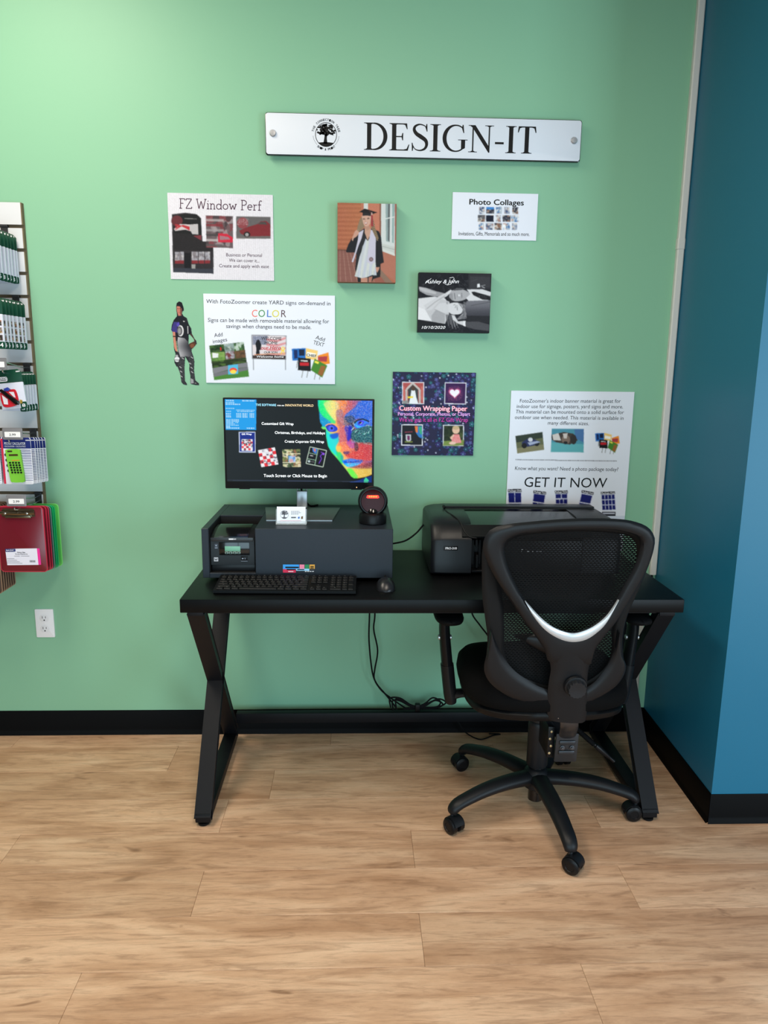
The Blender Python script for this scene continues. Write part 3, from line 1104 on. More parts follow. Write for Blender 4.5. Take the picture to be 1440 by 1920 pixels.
def serif_word(ik, x0, x1, yb, cap):
    """Roman capitals DESIGN-IT, layout x right and y down; every glyph from strokes, bowls and serifs"""
    glyph = []
    T, t_, s_ = .125, .042, .026        # thick, thin, serif

    def serif(g, x, y, w, th):
        g.append(('r', x - w / 2, y, x + w / 2, y + s_ if y < .5 else y - s_))
        q = y + s_ if y < .5 else y - s_
        e = .035 if y < .5 else -.035
        g.append(('p', [(x - th / 2 - .05, q), (x + th / 2 + .05, q), (x + th / 2, q + e), (x - th / 2, q + e)]))

    def stem(g, x, th, w):
        g.append(('r', x - th / 2, 0, x + th / 2, 1))
        serif(g, x, 0, w, th); serif(g, x, 1, w, th)

    def arc(g, cx, cy, rx, ry, a0, a1, w0, w1, n=26, left=False):
        pts, ws = [], []
        for k in range(n + 1):
            a = math.radians(a0 + (a1 - a0) * k / n)
            pts.append((cx + rx * math.cos(a), cy + ry * math.sin(a)))
            cs_ = max(0, -math.cos(a)) if left else abs(math.cos(a))
            ws.append(w1 + (w0 - w1) * cs_ ** 1.4)
        g.append(('s', pts, ws))

    def D():
        g = []; stem(g, .17, T, .30)
        g.append(('r', .17, 0, .32, t_)); g.append(('r', .17, 1 - t_, .32, 1))
        arc(g, .30, .5, .345, .479, -90, 90, .135, t_)
        return g, .74

    def E():
        g = []; stem(g, .16, T, .28)
        g += [('r', .16, 0, .52, t_), ('p', [(.50, 0), (.535, 0), (.55, .21), (.53, .21), (.48, .06), (.42, t_)])]
        g += [('r', .16, .465, .40, .465 + t_), ('p', [(.40, .35), (.425, .35), (.425, .62), (.40, .62), (.375, .5), (.375, .475)])]
        g += [('r', .16, 1 - t_, .54, 1), ('p', [(.585, .77), (.61, .77), (.565, 1), (.48, 1), (.44, 1 - t_), (.53, .93)])]
        return g, .66

    def I():
        g = []; stem(g, .17, T, .31)
        return g, .36

    def T_():
        g = []; g.append(('r', .28 - T / 2, 0, .28 + T / 2, 1)); serif(g, .28, 1, .31, T)
        g += [('r', .03, 0, .53, t_), ('p', [(.025, 0), (.07, 0), (.14, t_), (.07, .07), (.03, .23), (.005, .23)]), ('p', [(.535, 0), (.49, 0), (.42, t_), (.49, .07), (.53, .23), (.555, .23)])]
        return g, .58

    def N():
        g = [('r', .115, 0, .155, 1), ('r', .595, 0, .635, 1), ('p', [(.02, 0), (.20, 0), (.635, .82), (.635, 1.0), (.60, 1.0), (.115, .09)])]
        serif(g, .135, 1, .26, t_); serif(g, .615, 0, .26, t_)
        g.append(('r', 0, 0, .16, s_))
        return g, .76

    def S():
        ctrl = [(.44, .20), (.40, .08), (.25, .022), (.12, .09), (.085, .22), (.15, .36), (.28, .47), (.42, .60), (.455, .76), (.40, .91), (.26, .978), (.12, .93), (.05, .79)]
        P = spline([(x, y, 0) for x, y in ctrl], 5)
        n = len(P)
        w = np.interp(np.linspace(0, 12, n), [0, 1, 2, 3, 4, 5, 6, 7, 8, 9, 10, 11, 12], [.02, .03, .042, .075, .10, .12, .135, .12, .10, .075, .042, .03, .02])
        g = [('s', [(p.x, p.y) for p in P], list(w))]
        g += [('p', [(.44, .0), (.465, .0), (.475, .28), (.45, .28), (.42, .12)]), ('p', [(.05, 1.0), (.025, 1.0), (.018, .70), (.042, .70), (.07, .86)])]
        return g, .54

    def Gg():
        g = []
        arc(g, .41, .5, .33, .478, -50, -318, .135, t_, 40, True)
        g += [('p', [(.60, .0), (.63, .0), (.655, .30), (.63, .30), (.585, .13)]), ('r', .57, .56, .57 + T * .95, .85), ('r', .48, .54, .76, .54 + s_), ('p', [(.57, .84), (.689, .84), (.665, .875), (.57, .915)])]
        return g, .78

    seq = [D(), E(), S(), I(), Gg(), N(), ([('r', .03, .60, .29, .68)], .33), I(), T_()]
    tot = sum(w for _, w in seq)
    sx = (x1 - x0) / tot
    x = x0
    for g, w in seq:
        for e in g:
            f = lambda p: (x + p[0] * sx, yb - cap + p[1] * cap)
            if e[0] == 'r':
                ik.poly([f((e[1], e[2])), f((e[1], e[4])), f((e[3], e[4])), f((e[3], e[2]))])
            elif e[0] == 'p':
                ik.poly([f(p) for p in e[1]])
            else:
                k = (sx + cap) / 2
                ik.stroke([f(p) for p in e[1]], [q * k for q in e[2]])
        x += w * sx


sign_sheet = Sheet([(0, 0), (1, 0), (1, 1), (0, 1)], 0, 0, 1, 1)      # layout in metres: x right, y = minus z
ik = Ink(sign_sheet, .0303)
serif_word(ik, .02, .618, -2.176, .0865)
ik.obj('lettering', BLACKINK, t)


def tree_logo(ik, cx, cy, R, arcs=True, seed=3):
    """round emblem: ring, spreading tree on a mound, words around the rim (layout y down)"""
    rr = random.Random(seed)
    ik.stroke([(cx + R * .78 * math.cos(a), cy + R * .82 * math.sin(a)) for a in np.linspace(0, 2 * PI, 48, endpoint=False)], R * .045, closed=True)
    for _ in range(130):
        a = rr.random() * 2 * PI
        q = rr.random() ** .6
        x, y = cx + math.cos(a) * q * R * .66, cy - R * .30 + math.sin(a) * q * R * .40
        s = R * (.05 + .06 * rr.random())
        if y > cy + R * .02 and abs(x - cx) < R * .3:
            continue
        k = 7
        ph = rr.random() * 6
        ik.poly([(x + s * (1 + .4 * math.sin(3 * b + ph)) * math.cos(b), y + s * .7 * math.sin(b)) for b in np.linspace(0, 2 * PI, k, endpoint=False)])
    ik.stroke([(cx - R * .05, cy + R * .62), (cx - R * .04, cy + R * .3), (cx - R * .02, cy + R * .05), (cx + R * .06, cy - R * .2)], [R * .30, R * .2, R * .17, R * .1])
    ik.stroke([(cx, cy + R * .1), (cx - R * .2, cy - R * .1), (cx - R * .45, cy - R * .12)], [R * .1, R * .07, R * .04])
    ik.stroke([(cx, cy + R * .1), (cx + R * .25, cy - R * .08), (cx + R * .55, cy + R * .02)], [R * .1, R * .07, R * .06])
    m = [(cx - R * .60, cy + R * .56), (cx - R * .2, cy + R * .52), (cx + R * .2, cy + R * .52), (cx + R * .58, cy + R * .56)]
    m += [(cx + R * .78 * math.cos(a), cy + R * .82 * math.sin(a)) for a in np.linspace(.75, PI - .75, 12)]
    ik.poly(m)
    if not arcs:
        return
    for word, a0, a1, out in (('THE CONNECTION TREE', 190, 350, 1), ('SHIP & PRINT', 130, 48, -1)):
        for k, ch in enumerate(word):
            if ch == ' ':
                continue
            a = math.radians(a0 + (a1 - a0) * (k + .5) / len(word))
            rad = R * (.92 if out > 0 else 1.06)
            h, w = R * .15, R * .105
            px, py = cx + rad * math.cos(a), cy + rad * math.sin(a) * 1.03
            tx, ty = (-math.sin(a), math.cos(a)) if out > 0 else (math.sin(a), -math.cos(a))
            ik.text(ch, (px - tx * w / 2, py - ty * w / 2), (px + tx * w / 2, py + ty * w / 2), h, 0, .03)
    for sx in (-1, 1):
        for k in range(7):
            a = math.radians(8 + k * 6)
            ik.rect(cx + sx * R * .96 * math.cos(a) - R * .02, cy + R * .96 * math.sin(a) - R * .02, cx + sx * R * .96 * math.cos(a) + R * .02, cy + R * .96 * math.sin(a) + R * .02)


ik = Ink(sign_sheet, .0303)
tree_logo(ik, -.107, -2.221, .046)
ik.obj('tree_logo', BLACKINK, t)

# ---- window film poster (perforated look)
t = thing('window_film_poster', 'grey speckled poster headed FZ Window Perf with dark car photos', 'poster', (-.476, 0, 1.886))
sh = Sheet([(55, 90), (893, 112), (908, 797), (88, 778)], -.658, 2.030, .364, .287)
board(t, -.658, 1.743, -.294, 2.030, .002, PAPER)
p = Paint(sh, 200, 164, (212, 211, 220))
allm = np.ones(p.X.shape, bool)
p.C += (np.sin(p.X * .42) * 10)[..., None] + (np.sin(p.Y * .9 + p.X * .02) * 6)[..., None]
p.grain(allm, 9)
p.poly([(92, 262), (200, 250), (290, 262), (325, 295), (337, 480), (424, 480), (427, 738), (105, 724)], (44, 42, 46))
p.poly([(110, 280), (200, 258), (290, 268), (320, 300), (330, 480), (105, 480)], (28, 30, 32))
p.ell(133, 315, 45, 42, (92, 44, 50)); p.poly([(110, 380), (160, 340), (235, 345), (300, 340), (302, 420), (250, 400), (200, 385), (120, 395)], (190, 182, 186))
for k in range(4):
    p.line([(120, 385 - k * 14), (180, 350 - k * 3 + k * 6), (235, 365 + k * 8)], 7, (170, 50, 58))
p.poly([(235, 345), (300, 340), (303, 425), (255, 420), (240, 390)], (175, 172, 176)); p.line([(195, 296), (290, 300)], 5, (120, 120, 120))
p.poly([(260, 435), (328, 430), (328, 470), (258, 470)], (112, 50, 58)); p.poly([(105, 410), (240, 420), (340, 480), (420, 490), (420, 560), (110, 545)], (36, 35, 38))
for x0, x1 in ((120, 190), (252, 302), (308, 352), (358, 398)):
    p.patch([(x0, 562), (x1, 562), (x1, 630), (x0, 630)], [(150, 150, 160), (110, 104, 110), (180, 176, 180)], 14, .2)
    p.rect(x0, 630, x1, 656, (120, 44, 50))
p.rect(195, 570, 245, 720, (24, 25, 30)); p.rect(252, 662, 282, 700, (140, 140, 140)); p.poly([(110, 690), (427, 700), (427, 738), (105, 724)], (52, 56, 66))
m = p.patch([(362, 272), (578, 280), (580, 535), (368, 528)], [(96, 84, 88), (150, 140, 144), (60, 52, 56), (120, 60, 66)], 60, .12)
for k, c in enumerate([(170, 165, 168), (122, 44, 52), (150, 146, 150), (60, 58, 60), (180, 176, 178), (80, 76, 78)]):
    p.poly([(364, 300 + k * 40), (505 - 10 * (k % 2), 304 + k * 40), (505, 322 + k * 40), (366, 318 + k * 40)], c, .75)
p.poly([(460, 415), (530, 420), (578, 450), (578, 490), (462, 486)], (186, 40, 62)); p.poly([(475, 435), (540, 445), (560, 465), (475, 470)], (150, 110, 120))
p.poly([(603, 280), (877, 288), (877, 462), (605, 455)], (92, 90, 92))
p.poly([(628, 395), (700, 365), (770, 345), (800, 322), (845, 320), (875, 350), (877, 440), (700, 445), (640, 420)], (116, 42, 48)); p.poly([(775, 345), (800, 326), (838, 326), (850, 350)], (70, 66, 66))
p.ell(655, 335, 45, 45, (130, 64, 70)); p.speck(p.mpoly([(612, 300), (700, 300), (700, 350), (612, 350)]), [(190, 186, 190)], .2)
p.ell(690, 428, 26, 24, (34, 32, 34)); p.ell(690, 428, 14, 13, (150, 148, 150)); p.rect(606, 440, 877, 462, (104, 100, 98), .6)
p.grain(allm, 5)
p.obj('print', t, .0029, PHOTO)
PLUM = mat('plum_ink', (70, 40, 62), .5)
ik = Ink(sh, .0032)


def split_sharp(pts):
    out, cur = [], [pts[0]]
    for i in range(1, len(pts)):
        cur.append(pts[i])
        if i < len(pts) - 1:
            a = math.atan2(pts[i][1] - pts[i - 1][1], pts[i][0] - pts[i - 1][0])
            b = math.atan2(pts[i + 1][1] - pts[i][1], pts[i + 1][0] - pts[i][0])
            if abs((b - a + PI) % (2 * PI) - PI) > .9:
                out.append(cur)
                cur = [pts[i]]
    return out + [cur]


def slab(ik, word, x0, x1, yb, cap, wt=.095, slope=0.):
    """monoline slab-serif letters used by the heading"""
    A = lambda cx, cy, rx, ry, a0, a1, n=12: [(cx + rx * math.cos(math.radians(a0 + (a1 - a0) * k / n)), cy + ry * math.sin(math.radians(a0 + (a1 - a0) * k / n))) for k in range(n + 1)]
    X = .56
    g = {'F': (.62, [[(.14, 0), (.14, 1)], [(.02, 1), (.54, 1)], [(.54, 1), (.54, .84)], [(.14, .52), (.42, .52)], [(.02, 0), (.28, 0)]]),
         'Z': (.66, [[(.06, 1), (.58, 1), (.04, 0), (.6, 0)], [(.06, 1), (.06, .84)], [(.6, 0), (.6, .17)]]),
         'W': (1.02, [[(.1, 1), (.3, 0), (.5, .8), (.7, 0), (.92, 1)], [(0, 1), (.22, 1)], [(.8, 1), (1.02, 1)]]),
         'P': (.62, [[(.14, 0), (.14, 1)], [(.02, 1), (.3, 1)] + A(.3, .74, .25, .26, 90, -90) + [(.14, .48)], [(.02, 0), (.28, 0)]]),
         'i': (.3, [[(.05, X), (.15, X), (.15, 0)], [(.03, 0), (.27, 0)], [(.15, .78), (.15, .86)]]),
         'n': (.62, [[(.03, X), (.13, X), (.13, 0)], [(.13, .38)] + A(.3, .36, .16, .19, 160, 0) + [(.46, 0)], [(.03, 0), (.23, 0)], [(.37, 0), (.56, 0)]]),
         'd': (.62, [A(.27, .27, .22, .27, 0, 360, 20), [(.4, 1), (.49, 1), (.49, 0), (.58, 0)]]),
         'o': (.6, [A(.29, .28, .23, .27, 0, 360, 20)]),
         'w': (.82, [[(.1, X), (.25, 0), (.4, .46), (.55, 0), (.7, X)], [(.01, X), (.2, X)], [(.6, X), (.79, X)]]),
         'e': (.56, [[(.07, .3), (.48, .3)] + A(.275, .28, .21, .27, 5, 310, 18)]),
         'r': (.46, [[(.03, X), (.13, X), (.13, 0)], [(.13, .36)] + A(.3, .38, .16, .16, 165, 50, 8), [(.03, 0), (.26, 0)]]),
         'f': (.42, [[(.16, 0), (.16, .78)] + A(.3, .8, .14, .19, 180, 40, 8), [(.03, X), (.34, X)], [(.04, 0), (.3, 0)]]),
         ' ': (.34, [])}
    tot = sum(g[c][0] for c in word)
    sx = (x1 - x0) / tot
    x = x0
    for c in word:
        w, st = g[c]
        for pts in [q for full in st for q in split_sharp(full)]:
            ik.stroke([(x + px * sx, yb + (x + px * sx - x0) * slope - py * cap) for px, py in pts], wt * cap * .95)
        x += w * sx


slab(ik, 'FZ Window Perf', 150, 808, 214, 76, .095, .032)
ik.obj('heading', PLUM, t)
ik = Ink(sh, .0032)
ik.text('Business or Personal', (526, 600), (810, 606), 26, 0, .004)
ik.text('We can cover it...', (548, 643), (790, 650), 26, 0, .004)
ik.text('Create and apply with ease', (470, 687), (866, 696), 26, 0, .004)
ik.obj('lettering', PLUM, t)

# ---- yard sign poster
t = thing('yard_sign_poster', 'white poster about making yard signs in COLOR, above the monitor', 'poster', (-.312, 0, 1.538))
sh = Sheet([(345, 888), (1387, 912), (1390, 1615), (378, 1600)], -.5455, 1.695, .4675, .3125)
board(t, -.5455, 1.3825, -.078, 1.695, .004, PAPER)


def yard_cluster(p, f):
    """five little lawn signs; f maps the cluster's own units (0-300) to the sheet"""
    q = lambda pts: [f(*a) for a in pts]
    for x, y in ((45, 115), (90, 190), (190, 205)):
        for dx in (0, 40):
            p.line(q([(x + dx, y - 15), (x + dx - y * .06, y + 45)]), f(1, 0)[0] * 0 + p.lw, (120, 120, 120))
    p.poly(q([(0, 5), (110, 0), (112, 95), (5, 100)]), (40, 110, 190)); p.poly(q([(15, 15), (45, 15), (45, 80), (20, 85)]), (24, 40, 90)); p.poly(q([(55, 12), (100, 10), (100, 60), (58, 62)]), (20, 30, 60))
    p.poly(q([(112, 0), (205, 22), (195, 98), (108, 85)]), (238, 200, 120)); p.poly(q([(120, 30), (190, 45), (186, 75), (118, 65)]), (250, 245, 235))
    p.poly(q([(205, 60), (288, 35), (300, 125), (200, 140)]), (236, 140, 40)); p.poly(q([(205, 70), (280, 65), (275, 110), (212, 105)]), (170, 60, 70))
    p.poly(q([(50, 75), (150, 85), (150, 185), (48, 175)]), (22, 20, 24)); p.poly(q([(65, 115), (135, 115), (135, 140), (65, 140)]), (190, 34, 44)); p.poly(q([(70, 95), (125, 100), (125, 108), (70, 104)]), (220, 220, 220))
    p.poly(q([(180, 85), (280, 140), (240, 235), (150, 175)]), (70, 130, 44)); p.poly(q([(230, 140), (268, 145), (240, 225), (205, 205)]), (150, 96, 48)); p.poly(q([(185, 100), (215, 112), (208, 128), (178, 115)]), (230, 220, 80))


p = Paint(sh, 250, 168, (225, 230, 242))
p.lw = 5
p.poly([(397, 1305), (670, 1277), (715, 1553), (440, 1580)], (60, 86, 46))
for pts, cols in (([(397, 1305), (510, 1294), (520, 1350), (408, 1362)], [(40, 70, 34), (70, 100, 54), (24, 40, 24)]), ([(512, 1294), (590, 1286), (598, 1345), (522, 1350)], [(140, 160, 160), (90, 110, 100), (170, 180, 176)]), ([(592, 1286), (670, 1277), (680, 1340), (600, 1348)], [(70, 120, 60), (200, 210, 210), (50, 80, 50)]), ([(410, 1362), (520, 1355), (525, 1420), (418, 1428)], [(110, 150, 70), (80, 120, 60), (130, 160, 90)]), ([(525, 1352), (596, 1346), (600, 1410), (530, 1416)], [(130, 120, 130), (180, 190, 200), (110, 50, 50)]), ([(600, 1350), (682, 1340), (690, 1400), (608, 1410)], [(90, 66, 44), (70, 56, 38), (110, 80, 56)])):
    p.patch(pts, cols, 30, .2)
p.poly([(422, 1362), (470, 1368), (470, 1400), (425, 1404)], (220, 224, 226)); p.line([(488, 1318), (490, 1345)], 8, (200, 40, 40))
p.patch([(416, 1432), (690, 1402), (698, 1450), (426, 1480)], [(36, 50, 26), (52, 66, 36), (80, 110, 50)], 40, .1)
p.poly([(428, 1485), (560, 1462), (700, 1440), (705, 1475), (560, 1495), (436, 1530)], (124, 124, 132)); p.poly([(436, 1530), (560, 1500), (706, 1476), (715, 1553), (440, 1580)], (72, 128, 52)); p.poly([(436, 1530), (560, 1500), (706, 1476), (708, 1500), (440, 1555)], (110, 110, 118))
p.poly([(548, 1462), (626, 1455), (628, 1530), (552, 1536)], (80, 180, 220)); p.ell(590, 1502, 30, 20, (226, 70, 60)); p.ell(590, 1514, 24, 16, (240, 210, 80))
# welcome home sign
p.line([(748, 1410), (750, 1500)], 4, (80, 82, 90)); p.line([(1001, 1415), (1001, 1502)], 4, (80, 82, 90))
p.poly([(732, 1220), (1008, 1228), (1006, 1420), (738, 1413)], (120, 122, 128)); p.poly([(738, 1226), (1003, 1233), (1001, 1414), (743, 1408)], (214, 206, 212))
p.poly([(740, 1228), (860, 1231), (850, 1300), (742, 1300)], (110, 116, 140)); p.speck(p.mpoly([(740, 1228), (860, 1231), (850, 1300), (742, 1300)]), [(220, 224, 235)], .16)
for k in range(4):
    p.poly([(850, 1250 + k * 40), (930, 1262 + k * 36), (1002, 1240 + k * 40), (1002, 1256 + k * 40), (930, 1282 + k * 36), (850, 1268 + k * 40)], (208, 120, 126), .7)
p.poly([(762, 1290), (775, 1262), (790, 1258), (800, 1275), (810, 1300), (806, 1340), (795, 1345), (798, 1380), (782, 1400), (768, 1380), (770, 1330)], (22, 24, 30))
p.poly([(742, 1385), (860, 1378), (1001, 1388), (1001, 1414), (743, 1408)], (60, 46, 44)); p.line([(755, 1380), (900, 1370), (998, 1380)], 6, (220, 150, 110))
p.ell(980, 1335, 14, 18, (240, 210, 60)); p.ell(980, 1332, 6, 9, (214, 206, 212)); p.line([(976, 1345), (966, 1372)], 8, (240, 210, 60)); p.line([(984, 1345), (990, 1370)], 8, (240, 210, 60))
yard_cluster(p, lambda x, y: (1050 + x, 1328 + y))
p.obj('print', t, .0049, PHOTO)
COLRS = [mat('ink_grey', (24, 26, 36), .5, spec=.15), mat('ink_red', (228, 110, 90), .5), mat('ink_green', (60, 140, 70), .5), mat('ink_blue', (70, 120, 200), .5), mat('ink_yellow', (214, 208, 70), .5), mat('ink_brown', (90, 66, 76), .5), mat('ink_black', (24, 22, 24), .5), mat('ink_crimson', (190, 40, 50), .5)]
ik = Ink(sh, .0052)
ik.text('With FotoZoomer create YARD signs on-demand in', (369, 965), (1352, 990), 31, 0, 0)
for k, (ch, a, b) in enumerate((('C', 732, 775), ('O', 784, 836), ('L', 852, 888), ('O', 892, 948), ('R', 964, 1004))):
    ik.text(ch, (a, 1077 + k), (b, 1078 + k), 56, k + 1, -.006)
ik.text('Signs can be made with removable material allowing for', (385, 1115), (1342, 1132), 31, 0, 0)
ik.text('savings when changes need to be made.', (530, 1165), (1202, 1178), 31, 0, 0)
ik.obj('lettering', COLRS, t)
ik = Ink(sh, .0052)
ik.text('Add', (438, 1238), (504, 1230), 30, 0, 0)
ik.text('images', (428, 1288), (540, 1270), 30, 0, 0)
ik.obj('lettering', COLRS, t)
ik = Ink(sh, .0052)
ik.text('Add', (1234, 1255), (1304, 1278), 30, 0, 0)
ik.text('TEXT', (1216, 1296), (1300, 1320), 30, 0, 0)
ik.obj('lettering', COLRS, t)
ik = Ink(sh, .0052)
ik.text('WELCOME', (808, 1262), (968, 1266), 26, 6, .008)
ik.text('HOME', (836, 1296), (938, 1299), 26, 6, .008)
ik.text('our Hero', (805, 1340), (960, 1338), 30, 7, .02, .25)
ik.text('OUR SON', (832, 1370), (936, 1370), 17, 6, .02)
ik.obj('lettering', COLRS, t)
ik = Ink(sh, .0052)
ik.text('Welcome home', (770, 1402), (985, 1404), 17, 0, .01, .25)
ik.obj('lettering', [WHITEINK, COLRS[6]], t)
ik = Ink(sh, .0052)
ik.text('CHIEF', (1166, 1392), (1240, 1402), 20, 1, .03)
ik.obj('lettering', [WHITEINK, COLRS[6]], t)

# ---- die-cut ball player
t = thing('player_cutout', 'die-cut vinyl figure of a baseball catcher stuck beside the yard sign poster', 'cutout', (-.62, 0, 1.52))
sh = Sheet([(75, 150), (625, 150), (625, 1850), (75, 1850)], -.6645, 1.6685, .0965, .297)
sh.I = np.linalg.inv(homog([(75, 150), (600, 150), (640, 1850), (105, 1850)], [(0, 0), (1, 0), (1, 1), (0, 1)]))
p = Paint(sh, 100, 300, (40, 40, 46))
sil = [
    [(192, 260), (205, 190), (250, 158), (300, 180), (330, 270), (335, 330), (305, 360), (300, 390), (330, 445), (390, 480), (425, 600), (475, 690), (480, 780), (530, 880), (570, 930), (575, 990), (520, 1060), (470, 1105), (475, 1150), (505, 1240), (525, 1350), (515, 1530), (540, 1740), (610, 1800), (615, 1840), (540, 1835), (450, 1815), (440, 1780), (445, 1650), (425, 1530), (430, 1400), (345, 1245), (325, 1500), (330, 1750), (370, 1810), (370, 1840), (300, 1825), (265, 1785), (240, 1600), (190, 1450), (175, 1465), (135, 1380), (130, 1310), (160, 1200), (135, 1120), (120, 900), (110, 760), (85, 720), (100, 620), (140, 520), (205, 445), (200, 380), (195, 330)]]
mask = p.mpoly(sil[0])
hole = p.mpoly([(418, 810), (440, 800), (520, 890), (535, 940), (440, 985), (418, 1010)]) | p.mpoly([(175, 930), (190, 940), (205, 1080), (215, 1170), (195, 1140)])
p.poly([(200, 260), (215, 250), (290, 262), (298, 360), (290, 430), (230, 440), (205, 350)], (190, 120, 104)); p.poly([(265, 250), (300, 270), (300, 380), (285, 440), (262, 400)], (120, 74, 66))
p.poly([(192, 262), (205, 190), (250, 158), (300, 180), (335, 300), (320, 350), (298, 300), (255, 245), (215, 245)], (26, 26, 32)); p.rect(215, 292, 235, 302, (60, 36, 34)); p.rect(255, 292, 275, 302, (50, 30, 30)); p.line([(225, 372), (262, 374)], 8, (140, 70, 66)); p.line([(240, 300), (236, 345), (246, 350)], 7, (160, 98, 84))
p.poly([(205, 450), (330, 445), (425, 600), (480, 780), (430, 800), (415, 960), (300, 880), (190, 920), (165, 770), (85, 720), (140, 520)], (28, 29, 36))
p.poly([(140, 560), (245, 560), (200, 650), (205, 770), (110, 760), (85, 710)], (60, 54, 120)); p.poly([(190, 600), (240, 560), (252, 620), (205, 660)], (84, 72, 170))
p.ell(265, 735, 62, 110, (206, 206, 210)); p.ell(250, 735, 50, 90, (90, 90, 96)); p.ell(245, 740, 30, 60, (140, 138, 142)); p.line([(408, 640), (410, 790)], 14, (205, 205, 208)); p.poly([(315, 535), (360, 545), (330, 560)], (220, 220, 220))
p.poly([(108, 755), (160, 760), (165, 900), (190, 1100), (215, 1160), (160, 1140), (132, 1060), (118, 900)], (196, 128, 108)); p.rect(112, 838, 168, 860, (28, 24, 26))
p.poly([(212, 860), (340, 880), (415, 960), (470, 1105), (505, 1250), (420, 1260), (345, 1240), (330, 1270), (250, 1260), (215, 1120), (200, 960)], lambda x, y: np.stack([np.clip(150 - (x - 240) * .45 + 20 * np.sin(y / 60), 50, 190)] * 2 + [np.clip(156 - (x - 240) * .45 + 20 * np.sin(y / 60), 54, 196)], -1))
p.poly([(440, 800), (480, 790), (560, 920), (540, 960)], (70, 52, 46)); p.ell(500, 1020, 70, 70, (84, 52, 38), rot=-40); p.ell(490, 1030, 40, 42, (120, 74, 52))
p.ell(185, 1310, 52, 55, (214, 216, 222)); p.rect(135, 1320, 235, 1332, (90, 90, 96)); p.ell(180, 1240, 30, 24, (160, 160, 166))
for m2 in (p.mpoly([(245, 1260), (345, 1260), (325, 1500), (330, 1780), (265, 1780), (190, 1450)]), p.mpoly([(420, 1250), (525, 1260), (515, 1530), (540, 1790), (445, 1780)])):
    p.fill(m2, (34, 34, 38)); p.speck(m2, [(170, 170, 176), (90, 90, 96)], .10)
for x, y in ((250, 1470), (260, 1560), (265, 1660), (470, 1480), (480, 1570), (440, 1390), (480, 1270), (300, 1290)):
    p.line([(x - 20, y - 14), (x + 22, y + 16)], 12, (196, 196, 200))
p.poly([(445, 1700), (500, 1720), (510, 1800), (445, 1810)], (150, 150, 156)); p.ell(320, 1805, 48, 24, (50, 50, 54)); p.ell(560, 1808, 50, 20, (40, 40, 44)); p.ell(545, 1800, 20, 8, (150, 150, 150))
p.blur(1)
p.obj('figure', t, .0012, PHOTO, mask & ~hole)

# ---- graduation canvas
CANV = .038
t = thing('graduation_canvas', 'thick canvas photo print of a graduate in black cap and white dress', 'canvas print', (.035, 0, 1.87))
GX0, GX1, GZ0, GZ1 = -.068, .137, 1.739, 2.002
G().prism([(GX0, GZ0), (GX1, GZ0), (GX1, GZ1), (GX0, GZ1)], WALLF, .0006, CANV, .001).obj('stretched_canvas', mat('canvas_brick_edge', (150, 92, 70), .7, vary=(120, .15)), t)
sh = Sheet([(130, 132), (1275, 150), (1250, 1690), (145, 1675)], GX0 + .0005, GZ1 - .0005, GX1 - GX0 - .001, GZ1 - GZ0 - .001)
p = Paint(sh, 132, 176, (196, 108, 76))
al = np.ones(p.X.shape, bool)
p.rect(120, 120, 590, 1080, lambda x, y: np.stack([186 + 10 * np.sin(y / 14) + x * .02, 100 + 7 * np.sin(y / 14) + x * .02, 70 + 5 * np.sin(y / 14)], -1))
p.rect(585, 120, 640, 700, (206, 118, 88)); p.rect(636, 120, 722, 260, (214, 222, 222)); p.rect(722, 120, 950, 1100, (214, 122, 92)); p.rect(945, 120, 982, 1080, (150, 88, 68)); p.rect(975, 120, 1290, 1200, (216, 226, 226))
p.grain(p.mpoly([(120, 120), (980, 120), (980, 1080), (120, 1080)]), 7)
p.poly([(1060, 140), (1150, 140), (1140, 905), (1070, 885)], (150, 176, 178)); p.poly([(1110, 150), (1150, 150), (1140, 900), (1105, 860)], (96, 108, 112)); p.poly([(1190, 140), (1235, 140), (1220, 920), (1185, 915)], (146, 184, 184)); p.line([(1055, 445), (1240, 405)], 20, (226, 232, 232)); p.rect(1240, 150, 1290, 1200, (172, 100, 84))
p.poly([(990, 930), (1240, 1000), (1240, 1170), (1000, 1080)], (206, 214, 210)); p.poly([(1000, 1030), (1240, 1120), (1240, 1180), (1000, 1080)], (220, 226, 222)); p.line([(1000, 985), (1235, 1050)], 10, (160, 170, 168))
p.poly([(990, 1080), (1280, 1190), (1280, 1690), (960, 1460)], (196, 116, 92)); p.poly([(970, 1440), (1200, 1690), (980, 1690), (820, 1640)], (150, 116, 96)); p.poly([(850, 1600), (960, 1560), (1060, 1690), (800, 1690)], (168, 92, 76))
p.poly([(120, 1060), (480, 1060), (520, 1700), (120, 1700)], (150, 92, 82))
for k in range(9):
    p.line([(60 + k * 62, 1060), (-20 + k * 110, 1700)], 8, (196, 150, 134), .8)
for k in range(12):
    p.line([(120, 1090 + k * k * 4.6), (520, 1090 + k * k * 4.6)], 5, (126, 74, 66), .6)
p.rect(120, 1050, 300, 1075, (90, 58, 48), .6)
